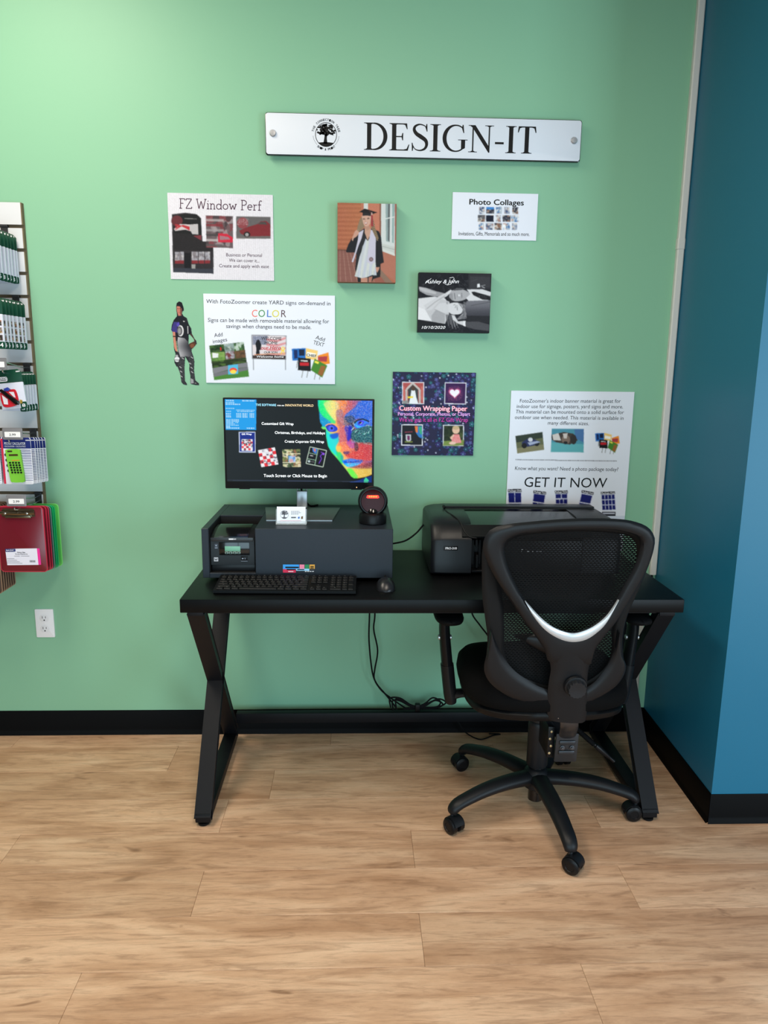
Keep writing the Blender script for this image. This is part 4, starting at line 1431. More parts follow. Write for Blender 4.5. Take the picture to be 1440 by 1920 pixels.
# figure
p.poly([(300, 1080), (340, 960), (410, 830), (470, 810), (560, 700), (640, 640), (800, 640), (930, 690), (975, 800), (1000, 1080), (1030, 1300), (965, 1330), (960, 1580), (830, 1620), (790, 1690), (530, 1690), (520, 1590), (480, 1440), (500, 1150), (470, 1110), (310, 1105)], (32, 34, 42))
p.poly([(660, 640), (780, 640), (770, 760), (715, 870), (660, 740)], (212, 160, 136))
p.poly([(590, 1590), (720, 1600), (720, 1690), (590, 1690)], (206, 140, 116)); p.poly([(735, 1590), (810, 1570), (790, 1690), (735, 1690)], (190, 118, 98))
dress = p.poly([(660, 800), (690, 850), (720, 880), (780, 780), (870, 800), (870, 1300), (890, 1550), (800, 1545), (700, 1590), (600, 1605), (470, 1570), (510, 1430), (560, 1200), (600, 1080)], lambda x, y: np.stack([206 + 10 * np.sin(x / 17 + y / 90), 214 + 9 * np.sin(x / 17 + y / 90), 222 + 6 * np.sin(x / 17)], -1))
for k in range(9):
    p.line([(500 + k * 42, 1450 + abs(4 - k) * 3), (490 + k * 44, 1580 - abs(k - 3) * 4)], 7, (172, 184, 196), .7)
p.poly([(640, 660), (600, 830), (540, 980), (440, 1300), (410, 1290), (480, 1080), (530, 850), (540, 720)], (206, 202, 226)); p.poly([(640, 680), (690, 800), (640, 950), (560, 1100), (500, 1430), (490, 1440), (510, 1150), (570, 960), (620, 800)], (40, 42, 50))
p.poly([(780, 660), (850, 700), (875, 850), (860, 1290), (790, 1350), (705, 1290), (740, 960), (750, 820)], (206, 202, 228)); p.ell(785, 1240, 40, 42, (110, 84, 92)); p.ell(785, 1240, 26, 28, (160, 130, 140))
p.poly([(410, 860), (430, 790), (470, 690), (540, 640), (545, 740), (500, 800), (450, 830), (430, 890)], (216, 158, 134)); p.poly([(870, 1390), (945, 1390), (935, 1440), (900, 1500), (880, 1460)], (212, 146, 122))
# hair, face, cap
p.poly([(600, 400), (560, 470), (520, 600), (510, 680), (560, 700), (650, 610), (640, 450)], (150, 126, 98)); p.poly([(780, 400), (830, 470), (850, 600), (900, 740), (930, 830), (900, 880), (860, 800), (790, 640), (770, 500)], (140, 114, 84))
for k in range(16):
    p.line([(595 - k * 4, 430 + k * 14), (555 - k * 2, 500 + k * 14)], 6, (190, 168, 132) if k % 2 else (106, 88, 66)); p.line([(800 + k * 6, 480 + k * 24), (840 + k * 5, 520 + k * 24)], 7, (186, 160, 120) if k % 2 else (96, 78, 58))
p.poly([(612, 390), (768, 390), (775, 470), (760, 545), (715, 590), (670, 592), (635, 550), (615, 470)], (222, 170, 148), smooth=True); p.line([(625, 455), (668, 452)], 15, (86, 62, 54)); p.line([(702, 445), (748, 442)], 15, (86, 62, 54)); p.line([(622, 440), (668, 432)], 7, (120, 92, 76)); p.line([(705, 428), (750, 424)], 7, (120, 92, 76))
p.line([(672, 460), (662, 505), (680, 508)], 8, (196, 138, 118)); p.poly([(645, 520), (715, 515), (700, 555), (670, 560)], (176, 84, 82)); p.poly([(652, 524), (708, 520), (698, 540), (668, 544)], (244, 238, 232))
p.poly([(650, 590), (700, 596), (740, 580), (770, 640), (700, 680), (660, 640)], (198, 144, 120))
p.poly([(618, 300), (780, 310), (776, 392), (700, 384), (618, 388)], (38, 40, 46)); p.poly([(548, 312), (655, 245), (905, 320), (800, 356), (680, 330)], (26, 28, 34)); p.poly([(548, 312), (640, 322), (640, 332)], (20, 22, 26))
p.line([(792, 320), (795, 372)], 22, (222, 180, 170)); p.poly([(780, 372), (812, 372), (826, 600), (780, 590)], (176, 50, 58)); p.line([(740, 300), (795, 330)], 6, (160, 60, 60))
p.blur(1); p.grain(al, 3)
mean = p.C.mean(2, keepdims=True)
p.C = (mean + (p.C - mean) * .8) * .9
p.obj('print', t, CANV + .0008, PHOTO)

# ---- black and white wedding canvas
t = thing('wedding_canvas', 'black and white canvas photo of a couple lying head to head, dated in white script', 'canvas print', (.35, 0, 1.67))
CX0, CX1, CZ0, CZ1 = .219, .4775, 1.5705, 1.776
G().prism([(CX0, CZ0), (CX1, CZ0), (CX1, CZ1), (CX0, CZ1)], WALLF, .0006, CANV, .001).obj('stretched_canvas', mat('canvas_black_edge', (24, 25, 32), .6), t)
sh = Sheet([(122, 108), (1357, 140), (1305, 1165), (100, 1135)], CX0 + .0004, CZ1 - .0004, CX1 - CX0 - .0008, CZ1 - CZ0 - .0008)
p = Paint(sh, 164, 132, (22, 23, 30))
al = np.ones(p.X.shape, bool)
gv = lambda v: (v, v, v + 5)
for _ in range(260):
    x, y = RNG.random() * 900 + 120, RNG.random() * 1050 + 110
    a = RNG.random() * 6.28
    p.line([(x, y), (x + 70 * math.cos(a), y + 70 * math.sin(a))], 4, gv(50 + RNG.random() * 70), .7)
p.rect(960, 130, 1360, 420, gv(42)); p.poly([(990, 180), (1330, 200), (1330, 380), (980, 400)], gv(54)); p.poly([(1110, 320), (1150, 310), (1160, 370), (1110, 380)], gv(225)); p.line([(1170, 355), (1250, 335)], 10, gv(150)); p.line([(1190, 365), (1240, 390)], 12, gv(170)); p.line([(1010, 270), (1110, 240)], 6, gv(80))
p.poly([(125, 355), (240, 375), (420, 440), (560, 475), (560, 530), (400, 530), (250, 500), (130, 430)], gv(150)); p.poly([(125, 360), (240, 390), (420, 460), (400, 490), (220, 450), (125, 400)], gv(176))
p.poly([(105, 560), (380, 530), (560, 560), (600, 620), (520, 700), (350, 960), (105, 920)], gv(206)); p.poly([(105, 700), (240, 760), (340, 940), (105, 920)], gv(218))
p.poly([(480, 560), (640, 620), (630, 830), (560, 1000), (340, 960), (220, 740), (400, 560)], gv(186)); p.poly([(340, 960), (330, 860), (420, 740), (560, 830), (555, 990)], gv(160))
p.poly([(205, 680), (430, 540), (570, 470), (640, 430), (670, 440), (600, 520), (480, 590), (330, 760), (250, 770)], gv(196)); p.line([(250, 740), (400, 620), (560, 520)], 16, gv(150), .7); p.poly([(570, 470), (660, 410), (690, 440), (620, 500)], gv(206))
p.poly([(380, 740), (480, 640), (620, 640), (640, 800), (540, 820)], gv(198)); p.line([(380, 745), (560, 830)], 10, gv(140), .6)
p.poly([(640, 480), (700, 420), (850, 410), (930, 440), (990, 490), (940, 560), (840, 605), (720, 610), (640, 560)], gv(164), smooth=True); p.poly([(700, 430), (760, 380), (900, 390), (850, 420)], gv(80)); p.ell(800, 512, 22, 18, gv(206)); p.line([(720, 470), (735, 580)], 10, gv(90)); p.line([(845, 470), (848, 560)], 9, gv(96)); p.line([(775, 500), (775, 540)], 6, gv(110)); p.poly([(640, 480), (690, 470), (700, 600), (640, 560)], gv(140))
p.poly([(600, 550), (640, 640), (700, 620), (650, 560)], gv(40)); p.ell(598, 640, 16, 24, gv(150))
p.poly([(620, 680), (680, 640), (790, 640), (860, 690), (870, 760), (820, 830), (700, 840), (630, 800)], gv(204), smooth=True); p.line([(700, 680), (735, 668)], 8, gv(120)); p.line([(730, 730), (745, 700)], 8, gv(110)); p.line([(765, 710), (770, 770)], 12, gv(120)); p.line([(735, 690), (780, 692)], 7, gv(140))
for k in range(20):
    p.line([(780 + k * 7, 640 + k * 9), (880 + k % 5 * 10, 660 + k * 13), (860 - k * 8, 880 + k * 3)], 9, gv(60 + (k * 53) % 130), .8)
p.poly([(870, 620), (940, 640), (920, 880), (870, 920), (900, 780)], gv(120), .7)
for k in range(12):
    p.line([(580 + k * 14, 840), (600 + k * 18, 1000 + (k * 37) % 100)], 12, gv(50 + (k * 71) % 130), .8)
p.poly([(670, 850), (720, 860), (780, 960), (900, 950), (900, 1040), (780, 1000), (690, 930)], gv(200)); p.poly([(870, 950), (910, 955), (905, 1050), (865, 1035)], gv(222))
p.poly([(930, 410), (1200, 410), (1340, 460), (1330, 600), (960, 610), (920, 560), (990, 490)], gv(206)); p.poly([(1010, 455), (1060, 450), (1330, 530), (1330, 600), (1200, 590), (1040, 510)], gv(26)); p.speck(p.mpoly([(1080, 470), (1330, 540), (1330, 600), (1200, 585), (1090, 520)]), [gv(150)], .07)
p.poly([(930, 610), (1330, 600), (1320, 870), (930, 860), (900, 720)], lambda x, y: np.stack([84 + 24 * np.sin(y / 80)] * 2 + [92 + 24 * np.sin(y / 80)], -1)); p.line([(1000, 690), (1330, 630)], 6, gv(60)); p.poly([(930, 860), (1320, 870), (1320, 1000), (1060, 960), (910, 960)], gv(36)); p.poly([(905, 965), (1120, 965), (1310, 1020), (1300, 1130), (1060, 1100), (905, 1050)], gv(72))
p.poly([(100, 930), (340, 970), (560, 1000), (560, 1140), (100, 1130)], gv(24)); p.rect(100, 100, 1360, 130, gv(22))
p.blur(1); p.grain(al, 4)
p.obj('print', t, CANV + .0008, PHOTO)
ik = Ink(sh, CANV + .0011)
ik.text('Ashley & John', (225, 300), (790, 300), 62, 0, .012, .35)
ik.stroke([(232, 290), (250, 260), (300, 240), (330, 215)], 7); ik.stroke([(640, 210), (700, 195), (720, 215), (660, 320), (600, 330), (560, 310)], 7)
ik.text('10/10/2020', (165, 1080), (555, 1085), 48, 0, .012, .35)
ik.obj('lettering', WHITEINK, t)

# ---- small collage card
t = thing('collage_card', 'small white card headed Photo Collages with rows of tiny pictures', 'card', (.487, 0, 1.973))
sh = Sheet([(812, 67), (1335, 74), (1325, 366), (807, 356)], .3355, 2.0515, .3025, .1565)
board(t, .3355, 1.895, .638, 2.0515, .004, PAPER)
p = Paint(sh, 160, 84, (226, 230, 241))
for r, row in enumerate([[(972, 1006), (1016, 1064), (1074, 1112), (1126, 1160), (1176, 1212)], [(964, 1010), (1015, 1062), (1074, 1106), (1116, 1166), (1170, 1216)], [(970, 1002), (1014, 1060), (1066, 1112), (1118, 1162), (1174, 1206)]]):
    for k, (a, b) in enumerate(row):
        y0 = 157 + r * 50
        p.patch([(a, y0), (b, y0), (b, y0 + 42), (a, y0 + 42)], [[(150, 160, 180), (50, 70, 110), (220, 220, 220), (180, 140, 120)], [(90, 90, 96), (220, 214, 206), (40, 44, 60), (150, 110, 90)], [(180, 190, 200), (60, 110, 170), (200, 150, 130), (240, 240, 240)]][(k + r) % 3], 26, .2)
p.rect(1015, 209, 1062, 249, (20, 26, 44)); p.rect(1016, 157, 1064, 172, (60, 130, 200))
p.obj('print', t, .0049, PHOTO)
ik = Ink(sh, .0052)
ik.text('Photo Collages', (913, 142), (1245, 146), 33, 0, .035)
ik.text('Invitations, Gifts, Memorials and so much more.', (850, 333), (1283, 337), 23, 0, .004)
ik.obj('lettering', BLACKINK, t)

# ---- wrapping paper board
t = thing('wrapping_paper_board', 'square dark floral board reading Custom Wrapping Paper with four framed pictures', 'poster', (.287, 0, 1.277))
sh = Sheet([(105, 73), (533, 82), (511, 513), (92, 503)], .134, 1.4295, .306, .306)
board(t, .134, 1.1235, .440, 1.4295, .005, mat('board_navy_edge', (50, 52, 90), .5))
p = Paint(sh, 178, 178, (38, 36, 66))
al = np.ones(p.X.shape, bool)
for _ in range(400):
    x, y = 92 + RNG.random() * 445, 72 + RNG.random() * 445
    c = [(34, 72, 98), (40, 104, 110), (70, 64, 128), (56, 48, 108), (30, 40, 80), (86, 84, 150)][int(RNG.integers(6))]
    r = 5 + RNG.random() * 6.5
    for k in range(5):
        a = k * 1.2566 + x
        p.ell(x + r * .8 * math.cos(a), y + r * .8 * math.sin(a), r * .62, r * .62, (24, 24, 50)); p.ell(x + r * .8 * math.cos(a), y + r * .8 * math.sin(a), r * .5, r * .5, c)
    p.ell(x, y, r * .3, r * .3, (110, 150, 190))
for _ in range(60):
    x, y = 95 + RNG.random() * 435, 76 + RNG.random() * 430
    p.rect(x - 4, y - 1.4, x + 4, y + 1.4, (206, 208, 230)); p.rect(x - 1.4, y - 4, x + 1.4, y + 4, (206, 208, 230))
fr = [[(151, 125), (264, 128), (262, 242), (150, 238)], [(370, 130), (482, 133), (478, 246), (366, 242)], [(144, 345), (254, 347), (251, 457), (141, 454)], [(358, 350), (466, 353), (463, 462), (355, 459)]]
for q in fr:
    p.poly(q, (226, 226, 236))
ins = lambda q, d: [(q[0][0] + d, q[0][1] + d), (q[1][0] - d, q[1][1] + d), (q[2][0] - d, q[2][1] - d), (q[3][0] + d, q[3][1] - d)]
p.poly(ins(fr[0], 4), (170, 80, 78)); p.poly([(182, 238), (180, 165), (205, 140), (232, 165), (232, 238)], (60, 64, 66)); p.line([(172, 238), (172, 165), (205, 132), (240, 166), (240, 238)], 10, (190, 180, 176)); p.poly([(192, 205), (198, 170), (216, 170), (222, 205), (232, 238), (184, 238)], (228, 232, 236)); p.ell(207, 160, 10, 12, (80, 56, 46)); p.line([(178, 206), (206, 204)], 9, (232, 206, 40)); p.rect(152, 222, 180, 238, (140, 140, 140)); p.line([(160, 150), (160, 220)], 10, (196, 104, 96)); p.line([(252, 150), (252, 220)], 10, (196, 104, 96))
p.poly(ins(fr[1], 4), (56, 24, 74)); p.ell(420, 188, 44, 40, (84, 36, 90), .7)
H = [(p2[0] * 1.0, p2[1]) for p2 in [(420 + 1.55 * 16 * math.sin(a) ** 3, 186 - 1.5 * (13 * math.cos(a) - 5 * math.cos(2 * a) - 2 * math.cos(3 * a) - math.cos(4 * a))) for a in np.linspace(0, 2 * PI, 40, endpoint=False)]]
p.poly([(420 + (x - 420) * 1.25, 188 + (y - 188) * 1.25) for x, y in H], (196, 84, 140)); p.speck(p.mpoly([(385, 155), (458, 155), (458, 225), (385, 225)]), [(236, 150, 120)], .05); p.poly(H, (240, 236, 246))
p.poly(ins(fr[2], 4), (24, 24, 32)); p.poly([(212, 355), (250, 355), (250, 420), (232, 412), (218, 390)], (50, 120, 190)); p.poly([(212, 355), (228, 356), (226, 390), (216, 385)], (226, 120, 60)); p.poly([(232, 360), (248, 358), (248, 400), (238, 395)], (60, 170, 120)); p.poly([(165, 398), (192, 398), (192, 428), (179, 440), (166, 428)], (196, 200, 206)); p.poly([(172, 404), (186, 404), (186, 424), (179, 430), (173, 424)], (110, 40, 90)); p.line([(160, 436), (200, 436)], 7, (120, 130, 60)); p.line([(160, 386), (200, 384)], 4, (150, 60, 80))
p.poly(ins(fr[3], 4), (54, 64, 40)); p.patch(ins(fr[3], 4), [(46, 56, 34), (80, 92, 50), (30, 40, 26)], 40, .15); p.poly([(360, 435), (465, 430), (463, 460), (356, 458)], (120, 140, 70)); p.ell(424, 378, 19, 20, (226, 186, 160)); p.ell(424, 366, 17, 10, (196, 170, 130)); p.poly([(408, 400), (440, 400), (452, 445), (398, 448)], (226, 130, 130)); p.line([(412, 404), (396, 420), (404, 424)], 9, (226, 184, 160)); p.ell(405, 446, 18, 8, (230, 190, 170)); p.speck(p.mpoly([(408, 400), (440, 400), (452, 445), (398, 448)]), [(240, 220, 214)], .12)
p.grain(al, 4)
p.obj('print', t, .0059, PHOTO)
ik = Ink(sh, .0064)
OUT = mat('ink_plum_outline', (120, 20, 90), .5)
PINK = mat('ink_pink', (250, 206, 226), .5); PINK2 = mat('ink_orchid', (236, 170, 240), .5); MAG = mat('ink_magenta', (196, 44, 160), .5); CORAL = mat('ink_coral', (226, 60, 90), .5)
ik.text('Custom Wrapping Paper', (134, 273), (484, 280), 25, 3, .06)
ik.obj('lettering_outline', [PINK, PINK2, MAG, CORAL], t)
ik = Ink(sh, .0067)
ik.text('Custom Wrapping Paper', (136, 273), (482, 280), 25, 0, .02)
ik.text('Personal, Corporate, Photos, or Clipart', (127, 299), (498, 305), 18, 1, .02)
ik.text("We've got it all in FZ Gift Wrap", (132, 331), (486, 336), 21, 2, .012)
ik.obj('lettering', [PINK, PINK2, MAG, CORAL], t)

# ---- tall banner poster
t = thing('banner_poster', 'tall white poster reading GET IT NOW behind the printer', 'poster', (.805, 0, 1.06))
BX0, BX1, BZ0, BZ1 = .5735, 1.036, .757, 1.3665
board(t, BX0, BZ0, BX1, BZ1, .004, PAPER)
sh = Sheet([(720, 168), (1358, 183), (1298, 822), (676, 822)], BX0, BZ1, BX1 - BX0, .4715)
p = Paint(sh, 250, 246, (226, 230, 240))
p.poly([(736, 405), (879, 385), (886, 478), (744, 497)], (96, 100, 70)); p.poly([(737, 405), (879, 385), (881, 415), (739, 440)], (46, 56, 44)); p.poly([(742, 470), (884, 450), (886, 478), (744, 497)], (128, 124, 92)); p.poly([(768, 440), (800, 420), (840, 425), (868, 438), (850, 452), (800, 462), (775, 456)], (40, 48, 90)); p.ell(782, 456, 14, 14, (24, 24, 28)); p.ell(848, 446, 13, 13, (24, 24, 28)); p.ell(815, 425, 12, 11, (206, 208, 216)); p.poly([(800, 440), (850, 432), (868, 438), (810, 455)], (160, 170, 196))
p.poly([(928, 368), (1095, 371), (1091, 493), (920, 490)], (72, 140, 160)); p.poly([(1045, 372), (1095, 372), (1092, 440), (1050, 420)], (70, 110, 160)); p.poly([(925, 440), (1092, 450), (1091, 493), (920, 490)], (90, 166, 172)); p.poly([(926, 400), (990, 386), (1040, 395), (1062, 430), (1020, 452), (950, 440), (926, 425)], (64, 52, 46)); p.poly([(930, 400), (962, 392), (975, 430), (935, 428)], (206, 200, 196)); p.ell(1000, 425, 22, 24, (120, 100, 88)); p.ell(998, 442, 11, 8, (30, 26, 26)); p.poly([(985, 395), (1010, 392), (1005, 420), (990, 420)], (200, 190, 184)); p.ell(1040, 425, 16, 26, (44, 38, 36))
p.lw = 3
yard_cluster(p, lambda x, y: (1152 + x * .42, 392 + y * .44))
for k in range(66):
    p.rect(735 + k * 8, 527 + k * .14, 740 + k * 8, 531 + k * .14, (40, 40, 50))
pk = [((690, 684), (762, 683), (762, 800), (692, 800)), ((826, 690), (892, 698), (874, 800), (812, 790)), ((937, 692), (1004, 690), (1005, 800), (940, 800)), ((1078, 688), (1140, 700), (1112, 800), (1052, 790)), ((1176, 698), (1248, 695), (1253, 792), (1180, 794))]
NV, LN = (20, 26, 104), (214, 218, 236)
for k, q in enumerate(pk):
    p.poly(q, LN)
    Hq = homog([(0, 0), (1, 0), (1, 1), (0, 1)], q)
    R = lambda a, b, c, d, col: p.poly([happly(Hq, a, b), happly(Hq, c, b), happly(Hq, c, d), happly(Hq, a, d)], col)
    R(0, 0, 1, .13, (24, 24, 34))
    cells = [[(.03, .16, .48, .6), (.52, .16, .97, .6), (.03, .65, .33, .8), (.36, .65, .64, .8), (.67, .65, .97, .8), (.03, .84, .97, 1)], [(.06, .16, .96, .55), (.06, .6, .45, .78), (.5, .6, .96, .78), (.06, .82, .45, 1), (.5, .82, .96, 1)], [(.05, .16, .47, .36), (.53, .16, .95, .36), (.05, .41, .33, .62), (.37, .41, .63, .62), (.67, .41, .95, .62), (.05, .67, .33, 1), (.37, .67, .63, 1), (.67, .67, .95, 1)], [(.06, .18, .94, .58), (.06, .63, .94, 1)], [(.04 + .24 * i, .17 + .28 * j, .24 + .24 * i, .41 + .28 * j) for i in range(4) for j in range(3)]][k]
    for c in cells:
        R(*c, NV)
p.rect(1180, 800, 1250, 830, (40, 40, 50)); p.rect(1184, 806, 1246, 812, (200, 204, 220))
p.obj('print', t, .0049, PHOTO)
ik = Ink(sh, .0052)
DK = COLRS[0]
for k, (s_, a, b) in enumerate((("FotoZoomer's indoor banner material is great for", (763, 231), (1286, 238)), ('indoor use for signage, posters, yard signs and more.', (746, 259), (1297, 267)), ('This material can be mounted onto a solid surface for', (740, 287), (1301, 296)), ('outdoor use when needed. This material is available in', (735, 316), (1298, 326)), ('many different sizes.', (907, 347), (1120, 352)))):
    ik.text(s_, a, b, 18.5, 0, 0, .12)
ik.obj('lettering', [DK, BLACKINK], t)
ik = Ink(sh, .0052)
ik.text('Know what you want? Need a photo package today?', (730, 583), (1266, 590), 19, 0, 0, .12)
ik.obj('lettering', [DK, BLACKINK], t)
ik = Ink(sh, .0052)
ik.text('GET IT NOW', (776, 671), (1206, 676), 50, 1, -.006, .1)
ik.obj('lettering', [DK, BLACKINK], t)
ik = Ink(sh, .0052)
for s_, a, b in (('Package One', (694, 696), (760, 695)), ('Package Two', (830, 701), (888, 708)), ('Package Three', (940, 703), (1002, 701)), ('Package Four', (1080, 700), (1136, 710)), ('Package Five', (1180, 709), (1246, 706))):
    ik.text(s_, a, b, 8.5, 0, .01)
ik.obj('lettering', WHITEINK, t)

# ================================================================== desk
t = thing('desk', 'black desk with X-shaped metal legs standing against the green wall', 'desk', (.243, -.325, 0))
DX0, DX1, DY0, DY1, DZ, DT = -.522, 1.004, -.632, -.022, .762, .042
TOPM = mat('black_laminate', (7, 8, 10), .36, spec=.14, bump=(700, .1))
G().box(DX0, DY0, DZ - DT, DX1, DY1, DZ, .0025).obj('table_top', TOPM, t)
FZ1 = DZ - DT - .0005
for sgn, xc in ((-1, DX0 + .04), (1, DX1 - .04)):
    lean = .012 * sgn
    W_, T_ = .048, .03
    zt, zb = FZ1 - .014, .03
    G().bar((xc, -.585, zt), (xc, -.075, zb + .02), W_, T_, b=.0025, ext=.012).obj('leg', DARKM, t)
    G().bar((xc, -.075, zt), (xc, -.602, zb + .004), W_, T_, b=.0025, ext=.012).obj('leg', DARKM, t)
    G().box(xc - W_ / 2, -.61, FZ1 - .018, xc + W_ / 2, -.05, FZ1, .002).obj('top_rail', DARKM, t)
    G().box(xc - W_ / 2, -.617, .014, xc + W_ / 2, -.05, .044, .002).obj('foot_rail', DARKM, t)
    for fy in (-.6, -.07):
        G().lathe([(.014, 0), (.018, .003), (.018, .009), (.006, .0095), (.006, .015)], (xc, fy, .0), (0, 0, 1), 18).obj('foot_pad', RUBBER, t)
G().box(DX0 + .064, -.088, .085, DX1 - .064, -.058, .125, .002).obj('stretcher', DARKM, t)
G().box(DX0 + .07, -.6, FZ1 - .012, DX1 - .07, -.575, FZ1, .001).obj('front_rail', DARKM, t)

# ------------------------------------------------------------------ counter box (kiosk housing)
KX0, KX1, KY0, KY1, KZ0, KZ1 = -.4885, .120, -.451, -.034, .776, .938
t = thing('counter_box', 'dark grey laminate counter box on the desk with a printer bay at its left', 'cabinet', (-.184, -.24, DZ))
SLATE = mat('slate_laminate', (33, 40, 49), .42, spec=.25, bump=(520, .07), vary=(400, .14))
DARKIN = mat('bay_black', (14, 14, 16), .6)
BX_0, BX_1, BY_1, BZ_0 = -.4665, -.3195, -.237, .792
g = G().box(BX_1, KY0, KZ0, KX1, KY1, KZ1, .0012, 1)
g.box(KX0, KY0, KZ0, BX_0, KY1, KZ1, .0012, 1)
g.box(BX_0, KY0, KZ0, BX_1, KY1, BZ_0, .0008, 1)
g.box(BX_0, BY_1, BZ_0, BX_1, KY1, KZ1, .0008, 1)
g.obj('housing', SLATE, t, smooth=0)
g = G()
e = .0012
g.box(BX_0, KY0 + .004, BZ_0, BX_0 + e, BY_1, KZ1 - .004).box(BX_1 - e, KY0 + .004, BZ_0, BX_1, BY_1, KZ1 - .004)
g.box(BX_0, BY_1 - e, BZ_0, BX_1, BY_1, KZ1 - .004).box(BX_0, KY0 + .004, BZ_0, BX_1, BY_1, BZ_0 + e)
g.obj('bay_lining', DARKIN, t, smooth=0)
for x in (KX0 + .03, KX1 - .03):
    for y in (KY0 + .1, KY1 - .03):
        G().cyl((x, y, DZ), (x, y, KZ0), .012, n=16).obj('foot', RUBBER, t)
st = G().prism(rrect(-.2335, .7935, -.1295, .8215, .001), WALLF, -KY0 + .0002, -KY0 + .0006).obj('colour_sticker', mat('sticker_dark', (30, 32, 40), .35), t, label='small sticker in blue, pink, green and orange blocks')
sh = Sheet([(585, 545), (788, 545), (788, 597), (585, 597)], -.2335, .8215, .104, .028)
ik = Ink(sh, -KY0 + .0008)
cs = [mat('sticker_blue', (50, 150, 226), .4), mat('sticker_pink', (236, 130, 160), .4), mat('sticker_green', (30, 130, 80), .4), mat('sticker_orange', (220, 160, 60), .4), mat('sticker_crimson', (210, 40, 80), .4), mat('sticker_sky', (150, 206, 240), .4), BLACKINK, WHITEINK]
for a in ((587, 546, 688, 574, 0), (691, 546, 721, 572, 1), (724, 546, 750, 572, 2), (753, 546, 786, 572, 3), (587, 574, 667, 596, 4), (670, 572, 752, 584, 5)):
    ik.rect(*a)
ik.obj('print', cs, st)
ik = Ink(sh, -KY0 + .001)
for a in ((602, 559, 686, 568), (610, 573, 664, 580), (676, 574, 720, 580), (758, 555, 780, 561), (758, 564, 780, 570)):
    ik.rect(*a, 6)
for k in range(4):
    ik.rect(724 + k * 15, 586, 735 + k * 15, 590, 7)
ik.rect(620, 587, 652, 591, 7)
ik.obj('marks', cs, st)

# ------------------------------------------------------------------ receipt printer in the bay
t = thing('receipt_printer', 'small black receipt printer with a grey display inside the counter box bay', 'receipt printer', (-.393, -.35, BZ_0))
PX0, PX1, PY0, PY1 = -.4635, -.3235, -.437, -.26
PZ = BZ_0 + .0015
prof = [(PY0, PZ + .022), (PY0, PZ + .100), (PY0 + .004, PZ + .112), (PY0 + .02, PZ + .117), (PY0 + .07, PZ + .127), (PY0 + .125, PZ + .128), (PY1, PZ + .118), (PY1, PZ + .022)]
YZ = lambda x0, x1: (lambda u, v, d: Vector((x0 + (x1 - x0) * d, u, v)))
G().box(PX0, PY0 + .006, PZ, PX1, PY1, PZ + .0215, .002).obj('base', BLKS, t)
G().prism(prof, YZ(PX0, PX1), 0, 1, .002).obj('body', BLKS, t)
lid = [(PY0 - .002, PZ + .102), (PY0 - .001, PZ + .113), (PY0 + .018, PZ + .1195), (PY0 + .07, PZ + .130), (PY0 + .122, PZ + .131), (PY0 + .122, PZ + .126), (PY0 + .03, PZ + .112)]
G().prism(lid, YZ(PX0 + .012, PX1 - .02), 0, 1, .001).obj('paper_cover', BLKG, t)
G().box(PX0, PY0 - .0025, PZ + .1, PX1 - .004, PY0 + .002, PZ + .1125, .001).obj('cutter_bar', mat('cutter_grey', (52, 54, 56), .35, .4), t)
sh = Sheet([(245, 580), (1195, 580), (1195, 1360), (245, 1360)], PX0, PZ + .1145, PX1 - PX0, .1145)
Fp = lambda cx, cy, d: Vector(sh.at(cx, cy, d))
pq = lambda g_, a, b, c, d_, z0, z1, bv=.0004: g_.prism([(a, b), (c, b), (c, d_), (a, d_)], Fp, z0, z1, bv)
f0 = -PY0
pn = pq(G(), 430, 700, 1085, 985, f0 - .002, f0 + .004, .001).obj('control_panel', BLKG, t)
pq(G(), 555, 785, 890, 895, f0 + .003, f0 + .0046).obj('display', mat('lcd_grey_green', (110, 165, 140), .3, emit=((110, 165, 140), .12)), pn)
for k in range(4):
    x = 558 + k * 87
    bt = pq(G(), x, 908, x + 70, 952, f0 + .003, f0 + .0052).obj('button', mat('button_ring', (150, 176, 168), .4), pn)
    pq(G(), x + 12, 918, x + 58, 942, f0 + .005, f0 + .0058, .0002).obj('button_face', BLK, bt)
ld = pq(G(), 325, 735, 402, 850, f0 - .001, f0 + .001).obj('indicator', mat('indicator_grey', (56, 62, 74), .4), t)
ik = Ink(sh, f0 + .0014)
ik.poly([(365 + 14 * math.cos(a), 775 - 14 * math.sin(a)) for a in np.linspace(0, 2 * PI, 10, endpoint=False)]); ik.rect(338, 820, 395, 832)
ik.obj('mark', mat('mark_grey', (160, 170, 185), .4), ld)
sw = pq(G(), 900, 1015, 1040, 1115, f0 - .001, f0 + .0025).obj('power_switch', BLK, t)
ik = Ink(sh, f0 + .0029)
ik.rect(918, 1052, 950, 1074); ik.rect(980, 1046, 988, 1080); ik.rect(895, 1116, 1040, 1122)
ik.obj('mark', MATS['mark_grey'], sw)
lb = pq(G(), 308, 1042, 400, 1130, f0 - .0005, f0 + .0004, 0).obj('logo_sticker', mat('sticker_silver', (190, 190, 196), .35), t)
ik = Ink(sh, f0 + .0008)
ik.poly([(320, 1060), (350, 1082), (390, 1062), (390, 1080), (352, 1100), (322, 1085)][::-1]); ik.rect(322, 1105, 388, 1112)
ik.obj('mark', BLACKINK, lb)
bd = pq(G(), 640, 605, 810, 645, f0 + .0015, f0 + .0034, .0002).obj('brand_plate', mat('brand_plate_grey', (92, 94, 98), .35), t)
ik = Ink(sh, f0 + .0038)
ik.rect(645, 612, 742, 638)
for k in range(4):
    ik.rect(748 + k * 14, 616, 756 + k * 14, 634)
ik.obj('mark', WHITEINK, bd)

